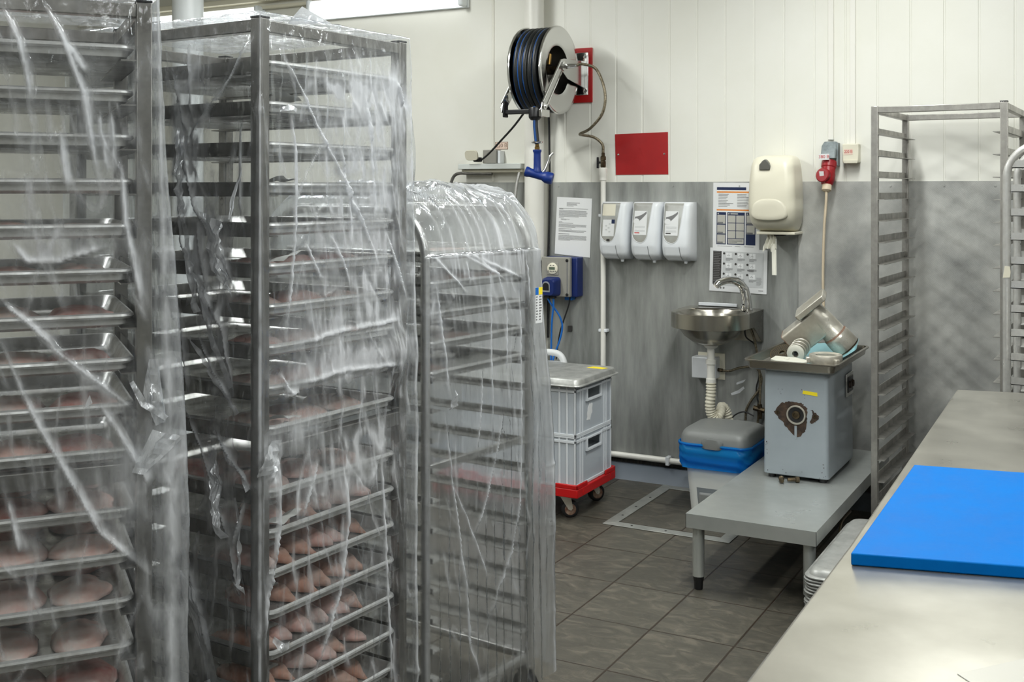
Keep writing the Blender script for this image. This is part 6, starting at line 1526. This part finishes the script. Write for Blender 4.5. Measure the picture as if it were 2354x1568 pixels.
# printed sticker on the round-topped rack's post, seen through the film
st = thing('colour_sticker', 'blue and yellow topped list sticker on the film over the round-topped rack', 'sticker', (0, 0, 0))
wx, wy = local_to_world('c', 0.446, -0.042); st.location = (wx, wy, 0); st.rotation_euler = (0, 0, math.radians(83.8))
MB().box(0.0, 0.036, -0.001, 0.0, 1.112, 1.215).build('sheet', M['paper'], st)
MB().box(0.0, 0.0155, -0.0016, -0.001, 1.194, 1.215).build('blue_block', M['blue_tube'], st)
MB().box(0.017, 0.036, -0.0016, -0.001, 1.194, 1.215).build('yellow_block', M['yellow'], st)
mb = MB()
lines(mb, 0.003, 0.012, 1.116, 1.19, 9, y=-0.0015, jit=0.5, seed=3); lines(mb, 0.019, 0.033, 1.116, 1.19, 9, y=-0.0015, jit=0.5, seed=4)
mb.build('printed_text', M['ink'], st, smooth=0)

# ------------------------------------------------------------------ worktop
TZ_ = 0.87
t = thing('worktop', 'stainless steel worktop in the foreground', 'worktop', (0, 0, 0))
t.location = (-0.43, 1.2, 0)
def tl(x, y): return (x + 0.43, y - 1.2)
outline = [(-0.410, -0.35), (-0.434, 1.42), (-0.438, 2.05), (-0.481, 3.80), (-0.33, 3.832), (1.35, 3.95), (1.35, -0.35)]
top_ = [tl(*p) for p in outline]
mb = MB(); ctr = Vector((0.5, 0.4))
rings = []
for ins, z in ((0.0, TZ_ - 0.045), (0.0, TZ_ - 0.006), (0.0025, TZ_ - 0.0018), (0.007, TZ_)):
    rings.append([((p[0] + ins if p[0] < 1.0 else p[0] - ins), (p[1] + ins if p[1] < 0 else p[1] - ins * (1 if p[1] > 2.4 else 0)), z) for p in top_])
mb.loft(rings).build('top', M['worktop'], t, smooth=50)
for xx, yy in ((0.03, -1.45), (0.03, 2.4), (1.7, -1.45), (1.7, 2.4)):
    MB().box(xx, xx + 0.04, yy, yy + 0.04, 0, TZ_ - 0.046).build('leg', M['rack_bright'], t, bevel=0.003)
MB().box(0.06, 1.7, -1.44, -1.4, 0.55, 0.6).build('apron', M['rack_bright'], t)
o = MB().prism([(-0.1975, 1.567), (0.05, 1.30), (0.45, 1.62), (0.11, 1.965)][::1], 0.0002, 0.0012).build('thin_sheet', M['pale_sheet'], None)
o.location = (0, 0, TZ_); tag(o, 'thin pale sheet lying on the worktop at its near corner', 'sheet')
# cutting board
bc = [(-0.411, 1.935), (-0.136, 2.005), (0.10, 2.065), (0.06, 2.74), (-0.19, 2.665), (-0.420, 2.622)]
bx_, by_ = -0.15, 2.3
t = thing('cutting_board', 'large blue cutting board on the steel worktop', 'cutting board', (bx_, by_, TZ_ + 0.0003))
q = [(a - bx_, b - by_) for a, b in bc]
MB().prism(q, 0.0, 0.021).build('board', M['board'], t, bevel=0.0025, seg=3)

# ------------------------------------------------------------------ camera, world
cam = bpy.data.cameras.new('camera'); co = bpy.data.objects.new('camera', cam); COL.objects.link(co)
cam.sensor_width = 36.0; cam.sensor_fit = 'HORIZONTAL'; cam.lens = 2603.0 / 2354.0 * 36.0
cam.shift_y = -349.0 / 2354.0; cam.clip_start = 0.05
co.location = (0, 0, 1.5); co.rotation_euler = (PI / 2, 0, 0.5)
cam.dof.use_dof = True; cam.dof.focus_distance = 3.0; cam.dof.aperture_fstop = 14.0
SC.camera = co
w = bpy.data.worlds.new('world'); SC.world = w; w.use_nodes = True
w.node_tree.nodes['Background'].inputs[0].default_value = (0.9, 0.95, 1.0, 1); w.node_tree.nodes['Background'].inputs[1].default_value = 0.05
SC.view_settings.view_transform = 'Standard'; SC.view_settings.look = 'None'; SC.view_settings.gamma = 1.0; SC.view_settings.use_curve_mapping = False
SC.view_settings.exposure = 0.92
cy_ = SC.cycles
cy_.transparent_max_bounces = 20; cy_.max_bounces = 7; cy_.diffuse_bounces = 4; cy_.glossy_bounces = 3; cy_.transmission_bounces = 5
cy_.use_adaptive_sampling = True; cy_.adaptive_threshold = 0.04; cy_.adaptive_min_samples = 14
cy_.caustics_reflective = False; cy_.caustics_refractive = False; cy_.sample_clamp_indirect = 4.0
cy_.use_denoising = True
